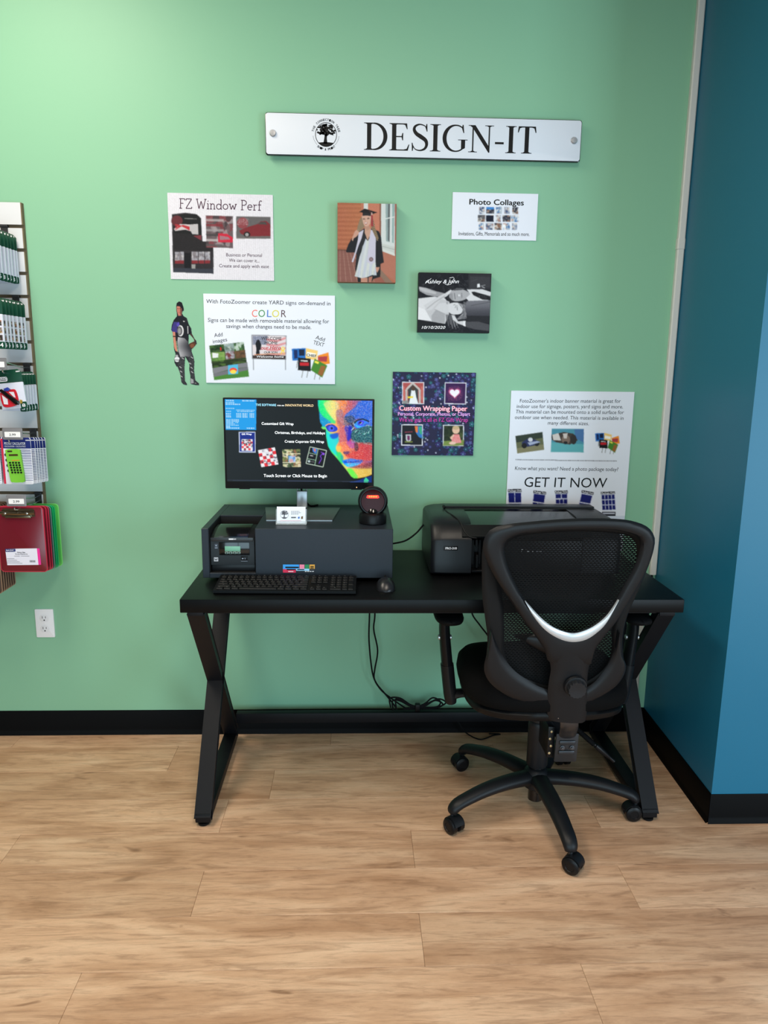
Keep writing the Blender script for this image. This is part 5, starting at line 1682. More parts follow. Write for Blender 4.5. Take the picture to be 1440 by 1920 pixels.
# ------------------------------------------------------------------ monitor
MONY = -.175
t = thing('monitor', 'slim black monitor with a rainbow painted face on its screen, on the counter box', 'monitor', (-.193, -.2, KZ1))
MX0, MX1, MZ0, MZ1 = -.4575, .0635, 1.0215, 1.337
G().prism(rrect(MX0, MZ0, MX1, MZ1, .003), WALLF, -MONY - .014, -MONY, .001).obj('bezel', BLKS, t)
g = G().prism(rrect(MX0 + .07, MZ0 + .03, MX1 - .07, MZ1 - .05, .02), WALLF, -MONY - .038, -MONY - .0142, 0)
g.obj('rear_shell', BLK, t)
sh = Sheet([(68, 70), (1207, 72), (1210, 745), (95, 750)], MX0, MZ1, MX1 - MX0, MZ1 - MZ0)
u0, v0 = happly(sh.H, 84, 82)
u1, v1 = happly(sh.H, 1194, 694)
SCREEN = print_mat('lit_screen', .22, emit=1.15)
p = Paint(sh, 340, 186, (22, 27, 28), (float(u0), float(v0), float(u1), float(v1)))
al = np.ones(p.X.shape, bool)
p.C = p.C * np.clip(1.25 - (p.X - 84)[..., None] / 1500 - (p.Y - 82)[..., None] / 3000, .4, 1.3)
p.rect(80, 78, 322, 310, (28, 150, 222))
for y, xs in ((92, [(95, 160), (215, 310)]), (107, [(92, 158)]), (119, [(92, 200)]), (150, [(92, 160)]), (162, [(170, 315)]), (172, [(95, 132), (180, 310)]), (190, [(95, 130), (172, 208), (218, 262), (272, 306)]), (202, [(95, 130), (172, 208), (218, 262), (272, 306)]), (213, [(95, 132), (172, 208), (218, 262), (272, 306)]), (234, [(97, 192)]), (245, [(97, 192)]), (256, [(97, 150), (165, 190)]), (266, [(97, 160)]), (276, [(97, 190)]), (287, [(97, 132)]), (297, [(97, 200), (252, 308)])):
    for a, b in xs:
        x = a
        while x < b - 4:
            w = 5 + (x * 7 % 11)
            p.rect(x, y - 3, min(x + w, b), y + 3, (196, 226, 240)); x += w + 4
# tile with blue frame and the sample sheets
p.poly([(192, 325), (317, 323), (320, 478), (196, 479)], (190, 202, 226)); p.poly([(198, 331), (312, 329), (314, 472), (202, 473)], (20, 40, 130)); p.rect(214, 380, 296, 468, (224, 224, 228))
def chequer(q, n, cols):
    Hq = homog([(0, 0), (1, 0), (1, 1), (0, 1)], q)
    for i in range(n):
        for j in range(n):
            c = cols[(i * 7 + j * 3 + i * j) % len(cols)] if (i + j) % 2 else (226, 226, 230)
            p.poly([happly(Hq, (i + a) / n, (j + b) / n) for a, b in ((0, 0), (1, 0), (1, 1), (0, 1))], c)
    for _ in range(26):
        a, b = RNG.random(2)
        x, y = happly(Hq, a * .92 + .04, b * .92 + .04)
        p.ell(x, y, 4 + 5 * RNG.random(), 3 + 4 * RNG.random(), (60, 56, 70), .7)
chequer([(214, 382), (296, 380), (298, 462), (216, 463)], 5, [(226, 60, 70), (214, 214, 220), (226, 60, 70)])
chequer([(338, 461), (464, 438), (493, 565), (364, 588)], 5, [(222, 50, 60), (206, 206, 214), (222, 50, 60)])
p.patch([(520, 455), (655, 450), (661, 583), (526, 587)], [(44, 56, 40), (120, 130, 70), (200, 196, 150), (70, 90, 60), (226, 220, 190), (150, 100, 70)], 150, .1)
p.line([(522, 488), (656, 484)], 5, (230, 226, 190)); p.line([(524, 552), (660, 548)], 5, (230, 226, 190)); p.patch([(566, 500), (618, 498), (622, 548), (570, 550)], [(150, 190, 230), (226, 160, 150), (90, 140, 200)], 26, .25)
q = [(728, 432), (852, 458), (828, 582), (700, 556)]
p.poly(q, (8, 8, 10)); p.line(q + [q[0]], 5, (196, 214, 196)); p.line([(790, 446), (765, 570)], 5, (150, 190, 160)); p.line([(716, 476), (782, 490)], 4, (150, 190, 160)); p.line([(709, 520), (774, 532)], 4, (150, 190, 160))
p.poly([(745, 440), (784, 448), (776, 486), (750, 470)], (60, 120, 200)); p.poly([(752, 444), (772, 450), (766, 472)], (226, 110, 70)); p.line([(810, 470), (826, 478), (806, 500), (816, 520), (796, 556)], 6, (110, 50, 190)); p.ell(830, 484, 9, 8, (140, 80, 220)); p.line([(728, 496), (752, 500)], 6, (190, 190, 190)); p.ell(722, 540, 9, 9, (180, 200, 200)); p.line([(735, 542), (762, 546)], 4, (120, 120, 120))
# painted face: layout of the close-up
p.T = (.375, 760, .375, 40)
FACE = [(55, 110), (62, 220), (85, 340), (95, 470), (110, 560), (150, 620), (130, 660), (180, 690), (222, 700), (232, 850), (270, 1030), (340, 1150), (460, 1280), (560, 1400), (660, 1520), (740, 1630), (800, 1670), (900, 1665), (1030, 1640), (1160, 1590), (1160, 100)]
face = p.mpoly(FACE)
def rainbow(x, y):
    k = np.clip((x - 60 - np.clip(y - 900, 0, 900) * .55) / 900, 0, 1)
    stops = [0, .08, .2, .34, .5, .68, .85, 1]
    R = np.interp(k, stops, [20, 40, 120, 226, 226, 196, 150, 90]); Gc = np.interp(k, stops, [190, 226, 220, 190, 130, 86, 80, 90]); B = np.interp(k, stops, [216, 130, 110, 110, 86, 80, 120, 160])
    return np.stack([R, Gc, B], -1)
p.fill(face, rainbow)
mk = lambda pts, col, a: p.fill(p.mpoly([(q.x, q.y) for q in spline([(x, y, 0) for x, y in pts], 5, True)]) & face, col, a)
mk([(80, 130), (150, 150), (230, 330), (420, 540), (330, 590), (180, 560), (95, 430)], (30, 214, 120), .75); mk([(70, 330), (170, 440), (330, 560), (250, 640), (110, 600)], (16, 110, 220), .7); mk([(180, 180), (330, 130), (500, 200), (470, 420), (400, 520), (270, 360)], (226, 214, 130), .7); mk([(480, 130), (640, 120), (620, 260), (520, 420)], (232, 140, 60), .7)
mk([(600, 420), (800, 250), (900, 130), (1150, 110), (1160, 620), (900, 470), (700, 560)], (20, 96, 210), .85); mk([(430, 330), (540, 300), (600, 440), (640, 560), (520, 640), (450, 560)], (150, 96, 110), .7); mk([(590, 460), (760, 420), (820, 560), (740, 700), (620, 640)], (22, 50, 70), .75)
mk([(230, 720), (300, 760), (470, 800), (490, 920), (430, 1060), (480, 1230), (380, 1160), (280, 1020)], (20, 200, 216), .8); mk([(310, 800), (470, 760), (470, 850), (360, 880)], (26, 60, 190), .7); mk([(440, 1080), (560, 1200), (560, 1380), (470, 1270)], (40, 200, 120), .8)
mk([(600, 640), (740, 620), (760, 800), (680, 930), (640, 850)], (40, 50, 190), .85); mk([(500, 640), (600, 680), (650, 900), (640, 1000), (500, 960)], (176, 96, 120), .7); mk([(500, 960), (700, 930), (810, 960), (800, 1080), (640, 1120), (480, 1140), (440, 1090)], (226, 130, 90), .75); mk([(640, 940), (800, 930), (810, 1050), (720, 1060)], (150, 70, 190), .6); mk([(440, 1080), (470, 1020), (540, 1040), (520, 1130), (470, 1140)], (240, 190, 90), .8)
mk([(740, 760), (900, 650), (1160, 640), (1160, 960), (960, 960), (760, 900)], (16, 66, 80), .9); mk([(820, 960), (1000, 950), (1160, 980), (1160, 1290), (960, 1290), (720, 1260), (620, 1200), (820, 1120)], (196, 60, 60), .85); mk([(800, 960), (870, 980), (880, 1080), (820, 1120)], (40, 24, 50), .8)
mk([(580, 1140), (700, 1130), (690, 1180), (620, 1190)], (50, 30, 110), .8); mk([(700, 1470), (900, 1460), (1160, 1440), (1160, 1580), (1000, 1650), (840, 1660)], (206, 190, 90), .85); mk([(660, 1480), (760, 1480), (880, 1640), (800, 1670), (730, 1600)], (90, 220, 80), .85); mk([(700, 1440), (960, 1400), (1160, 1330), (1160, 1450), (960, 1470)], (110, 46, 56), .7)
mk([(560, 1320), (640, 1290), (740, 1270), (860, 1290), (975, 1310), (900, 1390), (780, 1430), (680, 1440), (610, 1390)], (30, 120, 236), .95); mk([(620, 1380), (760, 1360), (900, 1370), (800, 1425), (690, 1440)], (60, 196, 244), .8); p.line([(600, 1340), (760, 1345), (960, 1315)], 14, (16, 30, 120)); mk([(540, 1190), (590, 1240), (570, 1320), (530, 1280)], (40, 150, 160), .7)
# soften the paint, deepen its contrast
keep = p.C.copy()
p.blur(14)
p.C = np.where(face[..., None], np.clip((p.C - 110) * 1.22 + 104, 0, 255), keep)
# glitter
p.speck(face & p.mpoly([(420, 100), (1170, 100), (1170, 640), (600, 640), (430, 420)]), [(236, 226, 240), (30, 40, 80), (110, 170, 240), (250, 190, 200)], .075)
p.speck(face & p.mpoly([(440, 420), (700, 560), (640, 1000), (820, 960), (1170, 980), (1170, 1460), (700, 1470), (600, 1150), (480, 900)]), [(244, 210, 210), (120, 30, 60), (250, 170, 120)], .085)
p.speck(face & p.mpoly([(740, 640), (1170, 620), (1170, 1000), (740, 950)]), [(120, 230, 220), (16, 30, 50), (60, 160, 90), (210, 240, 250)], .1)
p.speck(face & p.mpoly([(60, 100), (430, 100), (430, 560), (90, 560)]), [(236, 240, 200), (30, 120, 90), (60, 200, 230)], .04)
p.speck(face & p.mpoly([(800, 1440), (1160, 1400), (1160, 1600), (800, 1660)]), [(250, 246, 200), (170, 120, 40)], .06)
# eyes
p.poly([(225, 640), (260, 600), (350, 590), (440, 640), (460, 700), (400, 740), (300, 740), (250, 700)], (40, 60, 190), smooth=True); p.ell(335, 675, 58, 60, (80, 90, 240)); p.ell(345, 672, 24, 26, (20, 20, 60)); p.line([(215, 625), (270, 590), (360, 580), (440, 620)], 20, (240, 160, 110)); p.line([(225, 650), (280, 605), (400, 610)], 8, (20, 20, 40)); p.line([(310, 770), (380, 765), (455, 725)], 18, (220, 180, 90)); p.poly([(130, 660), (215, 640), (210, 690), (170, 695)], (120, 210, 100))
p.poly([(790, 600), (850, 530), (960, 505), (1060, 540), (1050, 590), (950, 640), (840, 665)], (50, 120, 240), smooth=True); p.ell(930, 560, 62, 50, (70, 60, 230)); p.ell(920, 556, 26, 26, (40, 20, 60)); p.line([(780, 580), (850, 510), (960, 480), (1090, 530)], 26, (14, 30, 40)); p.poly([(800, 590), (880, 620), (960, 630), (860, 660)], (60, 180, 250))
for k in range(26):
    a = math.radians(200 + k * 12)
    x, y = 920 + 200 * math.cos(a), 680 - 150 * math.sin(a) * .6
    p.line([(x, y), (x + 60 * math.cos(a * 1.7), y + 60 * math.sin(a * 1.3))], 9, [(200, 240, 244), (10, 20, 40), (60, 180, 150)][k % 3])
p.poly([(700, 1745), (900, 1700), (1040, 1640), (1160, 1610), (1160, 1745)], (20, 50, 120)); p.poly([(1000, 1700), (1040, 1640), (1100, 1700), (1080, 1745), (1000, 1745)], (60, 200, 150))
p.T = (1, 0, 1, 0)
p.line([(100, 688), (1185, 688)], 2.5, (70, 80, 110))
scr = p.obj('screen', t, -MONY + .0013, SCREEN, label='lit screen with menu text and a rainbow painted face')
LIT = [mat('lit_white', (255, 255, 255), .3, emit=((226, 230, 236), 1.0)), mat('lit_sky', (150, 214, 240), .3, emit=((150, 214, 240), .9)), mat('lit_gold', (224, 196, 150), .3, emit=((220, 190, 140), .9))]
ik = Ink(sh, -MONY + .0016)
ik.text('TIVE SOFTWARE', (316, 130), (470, 131), 17, 1, 0)
ik.text('FOR AN', (480, 130), (530, 130), 9, 0, 0)
ik.text('INNOVATIVE WORLD', (539, 131), (750, 132), 17, 2, 0)
ik.text('Customized Gift Wrap', (363, 270), (602, 271), 19, 0, 0)
ik.text('Christmas, Birthdays, and Holidays', (463, 337), (839, 337), 19, 0, 0)
ik.text('Create Coporate Gift Wrap', (538, 402), (832, 402), 19, 0, 0)
ik.text('Touch Screen or Click Mouse to Begin', (383, 661), (857, 659), 22, 0, 0)
ik.text('Gift Wrap', (214, 348), (288, 347), 12, 0, .002)
ik.obj('screen_text', LIT, scr)
G().box(MX0 + .048, MONY - .0005, MZ0 - .0025, MX0 + .085, MONY + .010, MZ0 + .001, .001).obj('joystick_pad', BLK, t)
G().box(MX1 - .08, MONY - .0005, MZ0 - .0025, MX1 - .042, MONY + .010, MZ0 + .001, .001).obj('joystick_pad', BLK, t)
G().lathe([(.0016, 0), (.0016, .0006)], (MX1 - .0605, MONY - .0002, MZ0 + .0065), (0, -1, 0), 10).obj('power_light', mat('led_orange', (255, 190, 140), .3, emit=((255, 170, 110), 3.)), t)
SILV = mat('silver_stand', (176, 180, 186), .32, .75)
pts = []
g = G()
# stand column with a cable slot near the top
for x0, x1, z0, z1 in ((-.2125, -.1745, KZ1 + .006, 1.006), (-.2125, -.2075, 1.006, 1.026), (-.1795, -.1745, 1.006, 1.026), (-.2125, -.1745, 1.026, 1.16)):
    g.box(x0, MONY + .046, z0, x1, MONY + .062, z1, .0025)
g.obj('stand_column', SILV, t)
G().box(-.223, MONY + .037, 1.11, -.164, MONY + .05, 1.21, .003).obj('mount', BLK, t)
G().prism([(-.327, -.116), (-.056, -.116), (-.078, -.338), (-.297, -.338)], lambda u, v, d: Vector((u, v, d)), KZ1 + .0003, KZ1 + .006, .0015).obj('stand_base', mat('silver_base', (128, 134, 138), .3, .8), t)
G().tube([(-.2, MONY + .056, 1.05), (-.196, MONY + .05, 1.02), (-.192, MONY + .066, .99), (-.17, MONY + .09, .945), (-.14, -.06, KZ1 + .004)], .0035).obj('cable', RUBBER, t)

# ------------------------------------------------------------------ business card in an acrylic stand
t = thing('card_stand', 'clear acrylic stand with a white tree logo business card on the counter box', 'card holder', (-.21, -.385, KZ1))
ACR = mat('clear_acrylic', (225, 232, 235), .08, alpha=.22, spec=.6)
CARD = mat('card_stock', (232, 235, 244), .45)
CY = -.386
lean = lambda u, v, d: Vector((u, CY + (v - KZ1) * .14 - d, v))
G().prism([(-.2565, KZ1 + .004), (-.1635, KZ1 + .004), (-.1635, KZ1 + .058), (-.2565, KZ1 + .058)], lean, 0, .0008).obj('business_card', CARD, t)
G().prism(rrect(-.260, KZ1 + .0005, -.160, KZ1 + .05, .002), lean, -.0035, -.0009).obj('back_plate', ACR, t)
G().prism(rrect(-.260, KZ1 + .0005, -.160, KZ1 + .012, .002), lean, .0016, .0036).obj('front_lip', ACR, t)
G().box(-.26, CY - .004, KZ1 + .0003, -.16, CY + .035, KZ1 + .0026, .0006, 1).obj('foot_plate', ACR, t)
sh = Sheet([(549, 178), (728, 180), (728, 285), (549, 283)], -.2565, KZ1 + .058, .093, .054, fn=lambda x, z, d: tuple(lean(x, z, d)))
ik = Ink(sh, .0011)
tree_logo(ik, 596, 228, 32, arcs=False)
for k, (y, b) in enumerate(((209, 690), (217, 700), (226, 684))):
    x = 638
    while x < b:
        ik.rect(x, y - 2, min(x + 9, b), y + 1); x += 12
ik.rect(638, 243, 668, 251); ik.poly([(680, 245), (690, 240), (692, 252), (682, 256)], 1); ik.poly([(700, 242), (712, 238), (712, 256), (700, 257)], 2); ik.rect(568, 266, 700, 268.5, 3)
ik.obj('print', [mat('card_grey_ink', (90, 92, 100), .5), mat('card_blue_ink', (60, 110, 190), .5), mat('card_brown_ink', (120, 96, 70), .5), mat('card_pink_ink', (220, 160, 180), .5)], t)

# ------------------------------------------------------------------ barcode scanner
SXc, SYc = .057, -.352
t = thing('barcode_scanner', 'round black desktop barcode scanner with a glowing red strip, on the counter box', 'scanner', (SXc, SYc, KZ1))
G().lathe([(.043, 0), (.0455, .002), (.0455, .026), (.043, .033), (.038, .036), (.02, .037)], (SXc, SYc, KZ1 + .0004), (0, 0, 1), 40).obj('base', BLKS, t)
G().lathe([(.02, 0), (.026, .004), (.022, .012), (.015, .02)], (SXc, SYc, KZ1 + .036), (0, 0, 1), 28).obj('swivel', BLKG, t)
axs = Vector((-.04, -1, .10)).normalized()
hc = Vector((SXc, SYc + .006, KZ1 + .0725))
R_ = .0495
hp = [(R_ * math.cos(a), R_ * .78 * math.sin(a)) for a in np.linspace(-1.35, .55, 14)]
hp += [(R_ * .86, R_ * .47), (R_ * .80, R_ * .47), (R_ * .76, R_ * .42)]
G().lathe(hp, hc, axs, 44).obj('head', BLKS, t)
G().lathe([(R_ * .775, 0), (R_ * .76, .002), (R_ * .5, .003), (.0002, .0034)], hc + axs * (R_ * .40), axs, 40).obj('window', mat('scanner_red_glass', (26, 6, 9), .15, spec=.12, emit=((70, 6, 12), .35)), t)
xr = Vector((1, 0, 0)); xr = (xr - axs * xr.dot(axs)).normalized(); yr = axs.cross(xr) * -1
if yr.z < 0: yr = -yr
LEDM = mat('scan_led', (255, 70, 30), .3, emit=((255, 62, 20), 9.))
for k in range(4):
    c0 = hc + axs * (R_ * .40 + .0045) + xr * ((k - 1.5) * .0072) + yr * .0165
    G().lathe([(.0031, 0), (.0028, .0012), (.0003, .0017)], c0, axs, 12).obj('led', LEDM, t)
g = G()
c0 = hc + axs * (R_ * .40 + .0044) + yr * .0165
g.poly([c0 + xr * a + yr * b for a, b in ((-.021, -.0035), (-.018, .004), (.018, .004), (.021, -.0035), (.017, -.0055), (-.017, -.0055))], [(0, 1, 2, 3, 4, 5)])
g.obj('led_strip', mat('scan_strip', (220, 30, 16), .3, emit=((255, 30, 12), 3.5)), t)
G().tube([(SXc, SYc + .04, KZ1 + .012), (SXc + .01, SYc + .1, KZ1 + .004), (SXc + .03, SYc + .2, KZ1 + .004), (SXc + .04, KY1 - .001, KZ1 + .003)], .0022).obj('cable', RUBBER, t)

# ------------------------------------------------------------------ keyboard
KBX, KBY, KBZ = -.432, -.582, DZ
KW, KD = .434, .124
t = thing('keyboard', 'black full size keyboard on the desk in front of the counter box', 'keyboard', (KBX, KBY, KBZ + .0003))
t.rotation_euler = (math.radians(4.6), 0, math.radians(-.9))
ORG = Vector((KBX, KBY, KBZ + .0003))
L2 = lambda x, y, z: ORG + Vector((x, y, z))
G().prism([(0, .004), (0, .013), (KD, .016), (KD, .002), (KD * .9, 0), (.006, 0)], lambda u, v, d: L2(d, u, v), 0, KW, .0015).obj('case', BLK, t)
for fx in (.03, KW - .05):
    G().box(*L2(fx, KD - .012, -.010), *L2(fx + .02, KD - .004, .001), .001).obj('flip_foot', RUBBER, t)
U = .0186
KEYM = mat('key_black', (15, 16, 18), .5, spec=.22)
kmesh = {}


def key(x, y, w, h=1):
    k = (round(w, 3), h)
    if k not in kmesh:
        W2, H2 = w * U - .002, h * U - .002
        g = G()
        rings = []
        for ins, z in ((0, 0), (.0002, .0014), (.0016, .0034), (.0024, .0036)):
            rings.append([Vector((a, b, z)) for a, b in rrect(ins, ins, W2 - ins, H2 - ins, .0014 if ins < .001 else .0018, 2)])
        kmesh[k] = g.ring(rings).obj('key', KEYM, mesh_only=True, smooth=40)
    o = link('key', kmesh[k], t)
    yy = y * U * .985
    o.location = (.0075 + x * U, .0055 + yy, .0139 + .003 * (.0055 + yy) / KD)
    return (.0075 + x * U + (w * U) / 2, .0055 + yy + (h * U) / 2)


kinds = []
rows = [
    (0, [('', 1.25), ('', 1.25), ('', 1.25), ('', 6.25), ('', 1.25), ('', 1.25), ('', 1.25), ('', 1.25)]),
    (1, [('', 2.25)] + [(c, 1) for c in 'ZXCVBNM,./'] + [('', 2.75)]),
    (2, [('', 1.75)] + [(c, 1) for c in "ASDFGHJKL;'"] + [('', 2.25)]),
    (3, [('', 1.5)] + [(c, 1) for c in 'QWERTYUIOP[]'] + [('', 1.5)]),
    (4, [(c, 1) for c in '`1234567890-='] + [('', 2)]),
    (5.1, [('', 1)] + [('', .98)] * 12 + [('', 1.24)] + [('', 1)])]
marks = []
for ry, ks in rows:
    x = 0
    for c, w in ks:
        cx, cy = key(x, ry, w)
        marks.append((c, cx, cy))
        x += w
for ry, xs in ((0, (15.3, 16.3, 17.3)), (1, (16.3,)), (3, (15.3, 16.3, 17.3)), (4, (15.3, 16.3, 17.3)), (5.1, (15.3, 16.3, 17.3))):
    for x in xs:
        cx, cy = key(x, ry, 1); marks.append(('', cx, cy))
for r, ds in ((1, '123'), (2, '456'), (3, '789')):
    for k, c in enumerate(ds):
        cx, cy = key(18.6 + k, r, 1); marks.append((c, cx, cy))
cx, cy = key(18.6, 0, 2); marks.append(('0', cx, cy)); cx, cy = key(20.6, 0, 1); marks.append(('.', cx, cy))
key(21.6, 0, 1, 2); key(21.6, 2, 1, 2)
for k in range(4):
    cx, cy = key(18.6 + k, 4, 1); marks.append(('/*-'[k - 1] if k else '', cx, cy))
    cx, cy = key(18.6 + k, 5.1, 1); marks.append(('', cx, cy))
ks_ = Sheet([(0, 0), (1, 0), (1, 1), (0, 1)], 0, 0, 1, 1, fn=lambda x, z, d: tuple(L2(x, z, .01775 + .003 * z / KD)))
ik = Ink(ks_, 0)
for c, cx, cy in marks:
    if c:
        ik.text(c, (cx - .0042, -(cy + .0005)), (cx - .0018, -(cy + .0005)), .0034, 0, .03)
    else:
        ik.rect(cx - .0045, -(cy + .0028), cx - .0012, -(cy + .0018))
ik.obj('legends', mat('key_legend', (150, 152, 156), .5), t)

# ------------------------------------------------------------------ mouse
t = thing('mouse', 'black computer mouse on the desk at the right front corner of the counter box', 'mouse', (.096, -.51, DZ))
g = G()
rings = []
for k in range(15):
    a = k / 14
    yv = -.564 + .104 * a
    w = .0315 * (1 - abs(2 * a - 1) ** 3.2) ** .5 * (1 - .08 * math.sin(a * PI)) + .0008
    h = .038 * (math.sin(PI * (.1 + .83 * a)) ** .8) * (1 - .25 * a) + .001
    h = max(h * (1 - abs(2 * a - 1) ** 6), .0016)
    rings.append([Vector((.0955 + w * math.cos(b), yv, DZ + .0006 + max(0, h * math.sin(b)))) for b in np.linspace(0, PI, 15)] + [Vector((.0955 - w * .6, yv, DZ + .0005)), Vector((.0955 + w * .6, yv, DZ + .0005))])
g.ring(rings).obj('shell', mat('mouse_black', (28, 29, 33), .3), t, smooth=60)
G().lathe([(.0005, -.0035), (.0075, -.003), (.0085, 0), (.0075, .003), (.0005, .0035)], (.0955, -.482, DZ + .0245), (1, 0, 0), 18).obj('scroll_wheel', RUBBER, t)
G().tube([(.0955, -.5, DZ + .0345), (.0955, -.49, DZ + .032), (.0955, -.475, DZ + .0265), (.0955, -.465, DZ + .016)], .0007, 5).obj('button_seam', DARKIN, t)

# ================================================================== photo printer on the desk
t = thing('photo_printer', 'wide black photo printer at the right end of the desk, behind the chair', 'printer', (.57, -.21, DZ))
QX0, QX1, QY0, QY1, QZ0, QZ1 = .251, .890, -.388, -.034, DZ + .0085, .951
PRB = mat('printer_black', (18, 20, 24), .38, spec=.3, bump=(900, .1))
PRD = mat('printer_dark_panel', (12, 14, 15), .3, spec=.3)
cap = [(QY0 + .006, QZ0), (QY0, QZ0 + .006), (QY0, .886), (QY0 + .003, .894), (QY0 + .028, .932), (QY0 + .05, .943), (QY0 + .12, QZ1), (QY1 - .03, QZ1), (QY1 - .008, QZ1 - .01), (QY1, QZ1 - .03), (QY1, QZ0 + .01), (QY1 - .01, QZ0)]


def endcap(xa, xb, outer):
    """end housing with a rounded outer shoulder"""
    g = G()
    rings = []
    for f, s in ((0, 1), (.45, 1), (.72, .985), (.88, .955), (.96, .92), (1, .87)):
        x = xa + (xb - xa) * f
        cy, cz = (QY0 + QY1) / 2, QZ0 + .06
        rings.append([Vector((x, cy + (u - cy) * (.4 + .6 * s if f > .5 else 1), cz + (v - cz) * s if v > cz else v)) for u, v in cap])
    return g.ring(rings)


endcap(.385, QX0, -1).obj('end_housing', PRB, t)
endcap(.757, QX1, 1).obj('end_housing', PRB, t)
# middle body, set back so the output opening reads as a recess
mid = [(QY0 + .05, QZ0), (QY0 + .05, .9), (QY0 + .06, .925), (QY0 + .12, .942), (QY1 - .02, .942), (QY1 - .004, .92), (QY1 - .004, QZ0)]
G().prism(mid, YZ(.3845, .7575), 0, 1, .001).obj('body', PRD, t)
lidp = [(QY0 + .004, .895), (QY0 + .002, .900), (QY0 + .03, .934), (QY0 + .10, .9455), (QY0 + .19, .949), (QY0 + .19, .9425), (QY0 + .1, .9395), (QY0 + .036, .927), (QY0 + .012, .896)]
G().prism(lidp, YZ(.352, .79), 0, 1, .001).obj('front_lid', mat('printer_lid', (15, 18, 19), .24), t)
G().tube([(.318, QY0 + .205, QZ1 + .001), (.322, QY0 + .15, QZ1 + .0005), (.334, QY0 + .1, .9505), (.345, QY0 + .06, .9455), (.352, QY0 + .032, .936), (.362, QY0 + .012, .914), (.378, QY0 + .002, .899), (.40, QY0 + .001, .895)], .0022).obj('seam', DARKIN, t)
G().box(.318, -.150, .9515, .866, -.095, .9575, .002).obj('rear_tray_cover', PRB, t)
G().box(.322, -.164, .9495, .862, -.152, .9525, .0006, 1).obj('tray_gap', DARKIN, t)
G().tube([(.318, -.165, .9535), (.3145, -.158, .958), (.318, -.15, .9585)], .004, 6).obj('hinge', BLK, t)
G().box(.425, QY0 + .002, QZ0 + .012, .757, QY0 + .03, .888, .003).obj('front_cover', PRB, t)
for x, z0, z1, dd in ((.388, .80, .885, .02), (.398, .865, .888, .006), (.402, .79, .835, .01), (.412, .80, .884, .024)):
    G().box(x, QY0 + dd, z0, x + .008, QY0 + .05, z1, .001, 1).obj('paper_guide', BLKS, t)
G().box(.388, QY0 + .012, QZ0 + .004, .757, QY0 + .05, QZ0 + .012, .001, 1).obj('output_tray', BLKS, t)
for x in (.3, .84):
    for y in (QY0 + .05, QY1 - .04):
        G().cyl((x, y, DZ), (x, y, QZ0 + .001), .012, n=14).obj('foot', RUBBER, t)
plain = Sheet([(0, 0), (1, 0), (1, 1), (0, 1)], 0, 0, 1, 1)
pb = G().prism([(.291, .853), (.3385, .853), (.3385, .868), (.291, .868)], WALLF, -QY0, -QY0 + .0005).obj('name_plate', BLKG, t)
ik = Ink(plain, -QY0 + .0008)
ik.text('PRO-310', (.2975, -.8568), (.335, -.8568), .0072, 0, .03)
ik.obj('lettering', WHITEINK, pb)
ik = Ink(plain, -QY0 - .0015)
ik.text('Canon', (.551, -.846), (.619, -.846), .0135, 0, .02)
ik.obj('lettering', mat('logo_silver', (190, 194, 200), .35, .3), t)

# ------------------------------------------------------------------ loose cables
def cable(name, label, pts, r=.0032):
    pts = [Vector(p) for p in pts]
    return tag(G().tube(pts, r, 7, sub=7).obj(name, RUBBER, loc=pts[0]), label, 'cable')


cable('printer_cable', 'black cable curving from the counter box to the photo printer', [(.1205, -.085, .80), (.139, -.1, .806), (.184, -.1, .817), (.223, -.1, .845), (.2505, -.1, .878)])
cable('hanging_cable', 'left one of the two black cables hanging under the desk middle', [(.056, -.05, .719), (.055, -.05, .518), (.054, -.05, .41), (.066, -.05, .29), (.083, -.05, .234), (.119, -.055, .189), (.150, -.07, .155), (.165, -.078, .1345)])
cable('hanging_cable', 'right wavy one of the two black cables hanging under the desk middle', [(.077, -.045, .719), (.076, -.045, .517), (.072, -.045, .452), (.088, -.045, .365), (.078, -.043, .288), (.077, -.038, .243), (.104, -.040, .198), (.147, -.05, .165), (.2, -.068, .134)])
t = thing('cable_bundle', 'tied bundle of black cables lying on the desk stretcher bar', 'cable', (.24, -.073, .126))
for k, (dz, dx) in enumerate(((0, 0), (.006, .012), (.011, -.01))):
    G().tube([(.15 + dx, -.076, .131 + dz), (.147 + dx, -.078, .17 + dz), (.175, -.08, .172 + dz), (.215, -.076, .148 + dz * .6), (.245, -.073, .138 + dz * .6), (.275, -.073, .146 + dz), (.315 + dx, -.07, .168 + dz), (.345 + dx, -.07, .152 + dz), (.32, -.07, .136 + dz * .4), (.25, -.07, .134 + dz * .4), (.19, -.073, .133 + dz * .4)], .0032, 7).obj('loop', RUBBER, t)
G().box(.236, -.084, .1275, .256, -.06, .156, .004).obj('tie', BLK, t)
cable('drooping_cable', 'black cable slanting down behind the left chair arm', [(.43, -.06, .7195), (.449, -.06, .522 + .06), (.449, -.06, .522), (.481, -.06, .474), (.514, -.06, .431), (.547, -.06, .38), (.60, -.06, .25), (.62, -.055, .129)])
cable('floor_cable', 'thin black cable curling on the floor under the desk', [(.40, -.024, .085), (.418, -.028, .05), (.445, -.034, .012), (.496, -.077, .0045), (.555, -.045, .0045), (.585, -.035, .0045), (.54, -.03, .0045)], .0026)

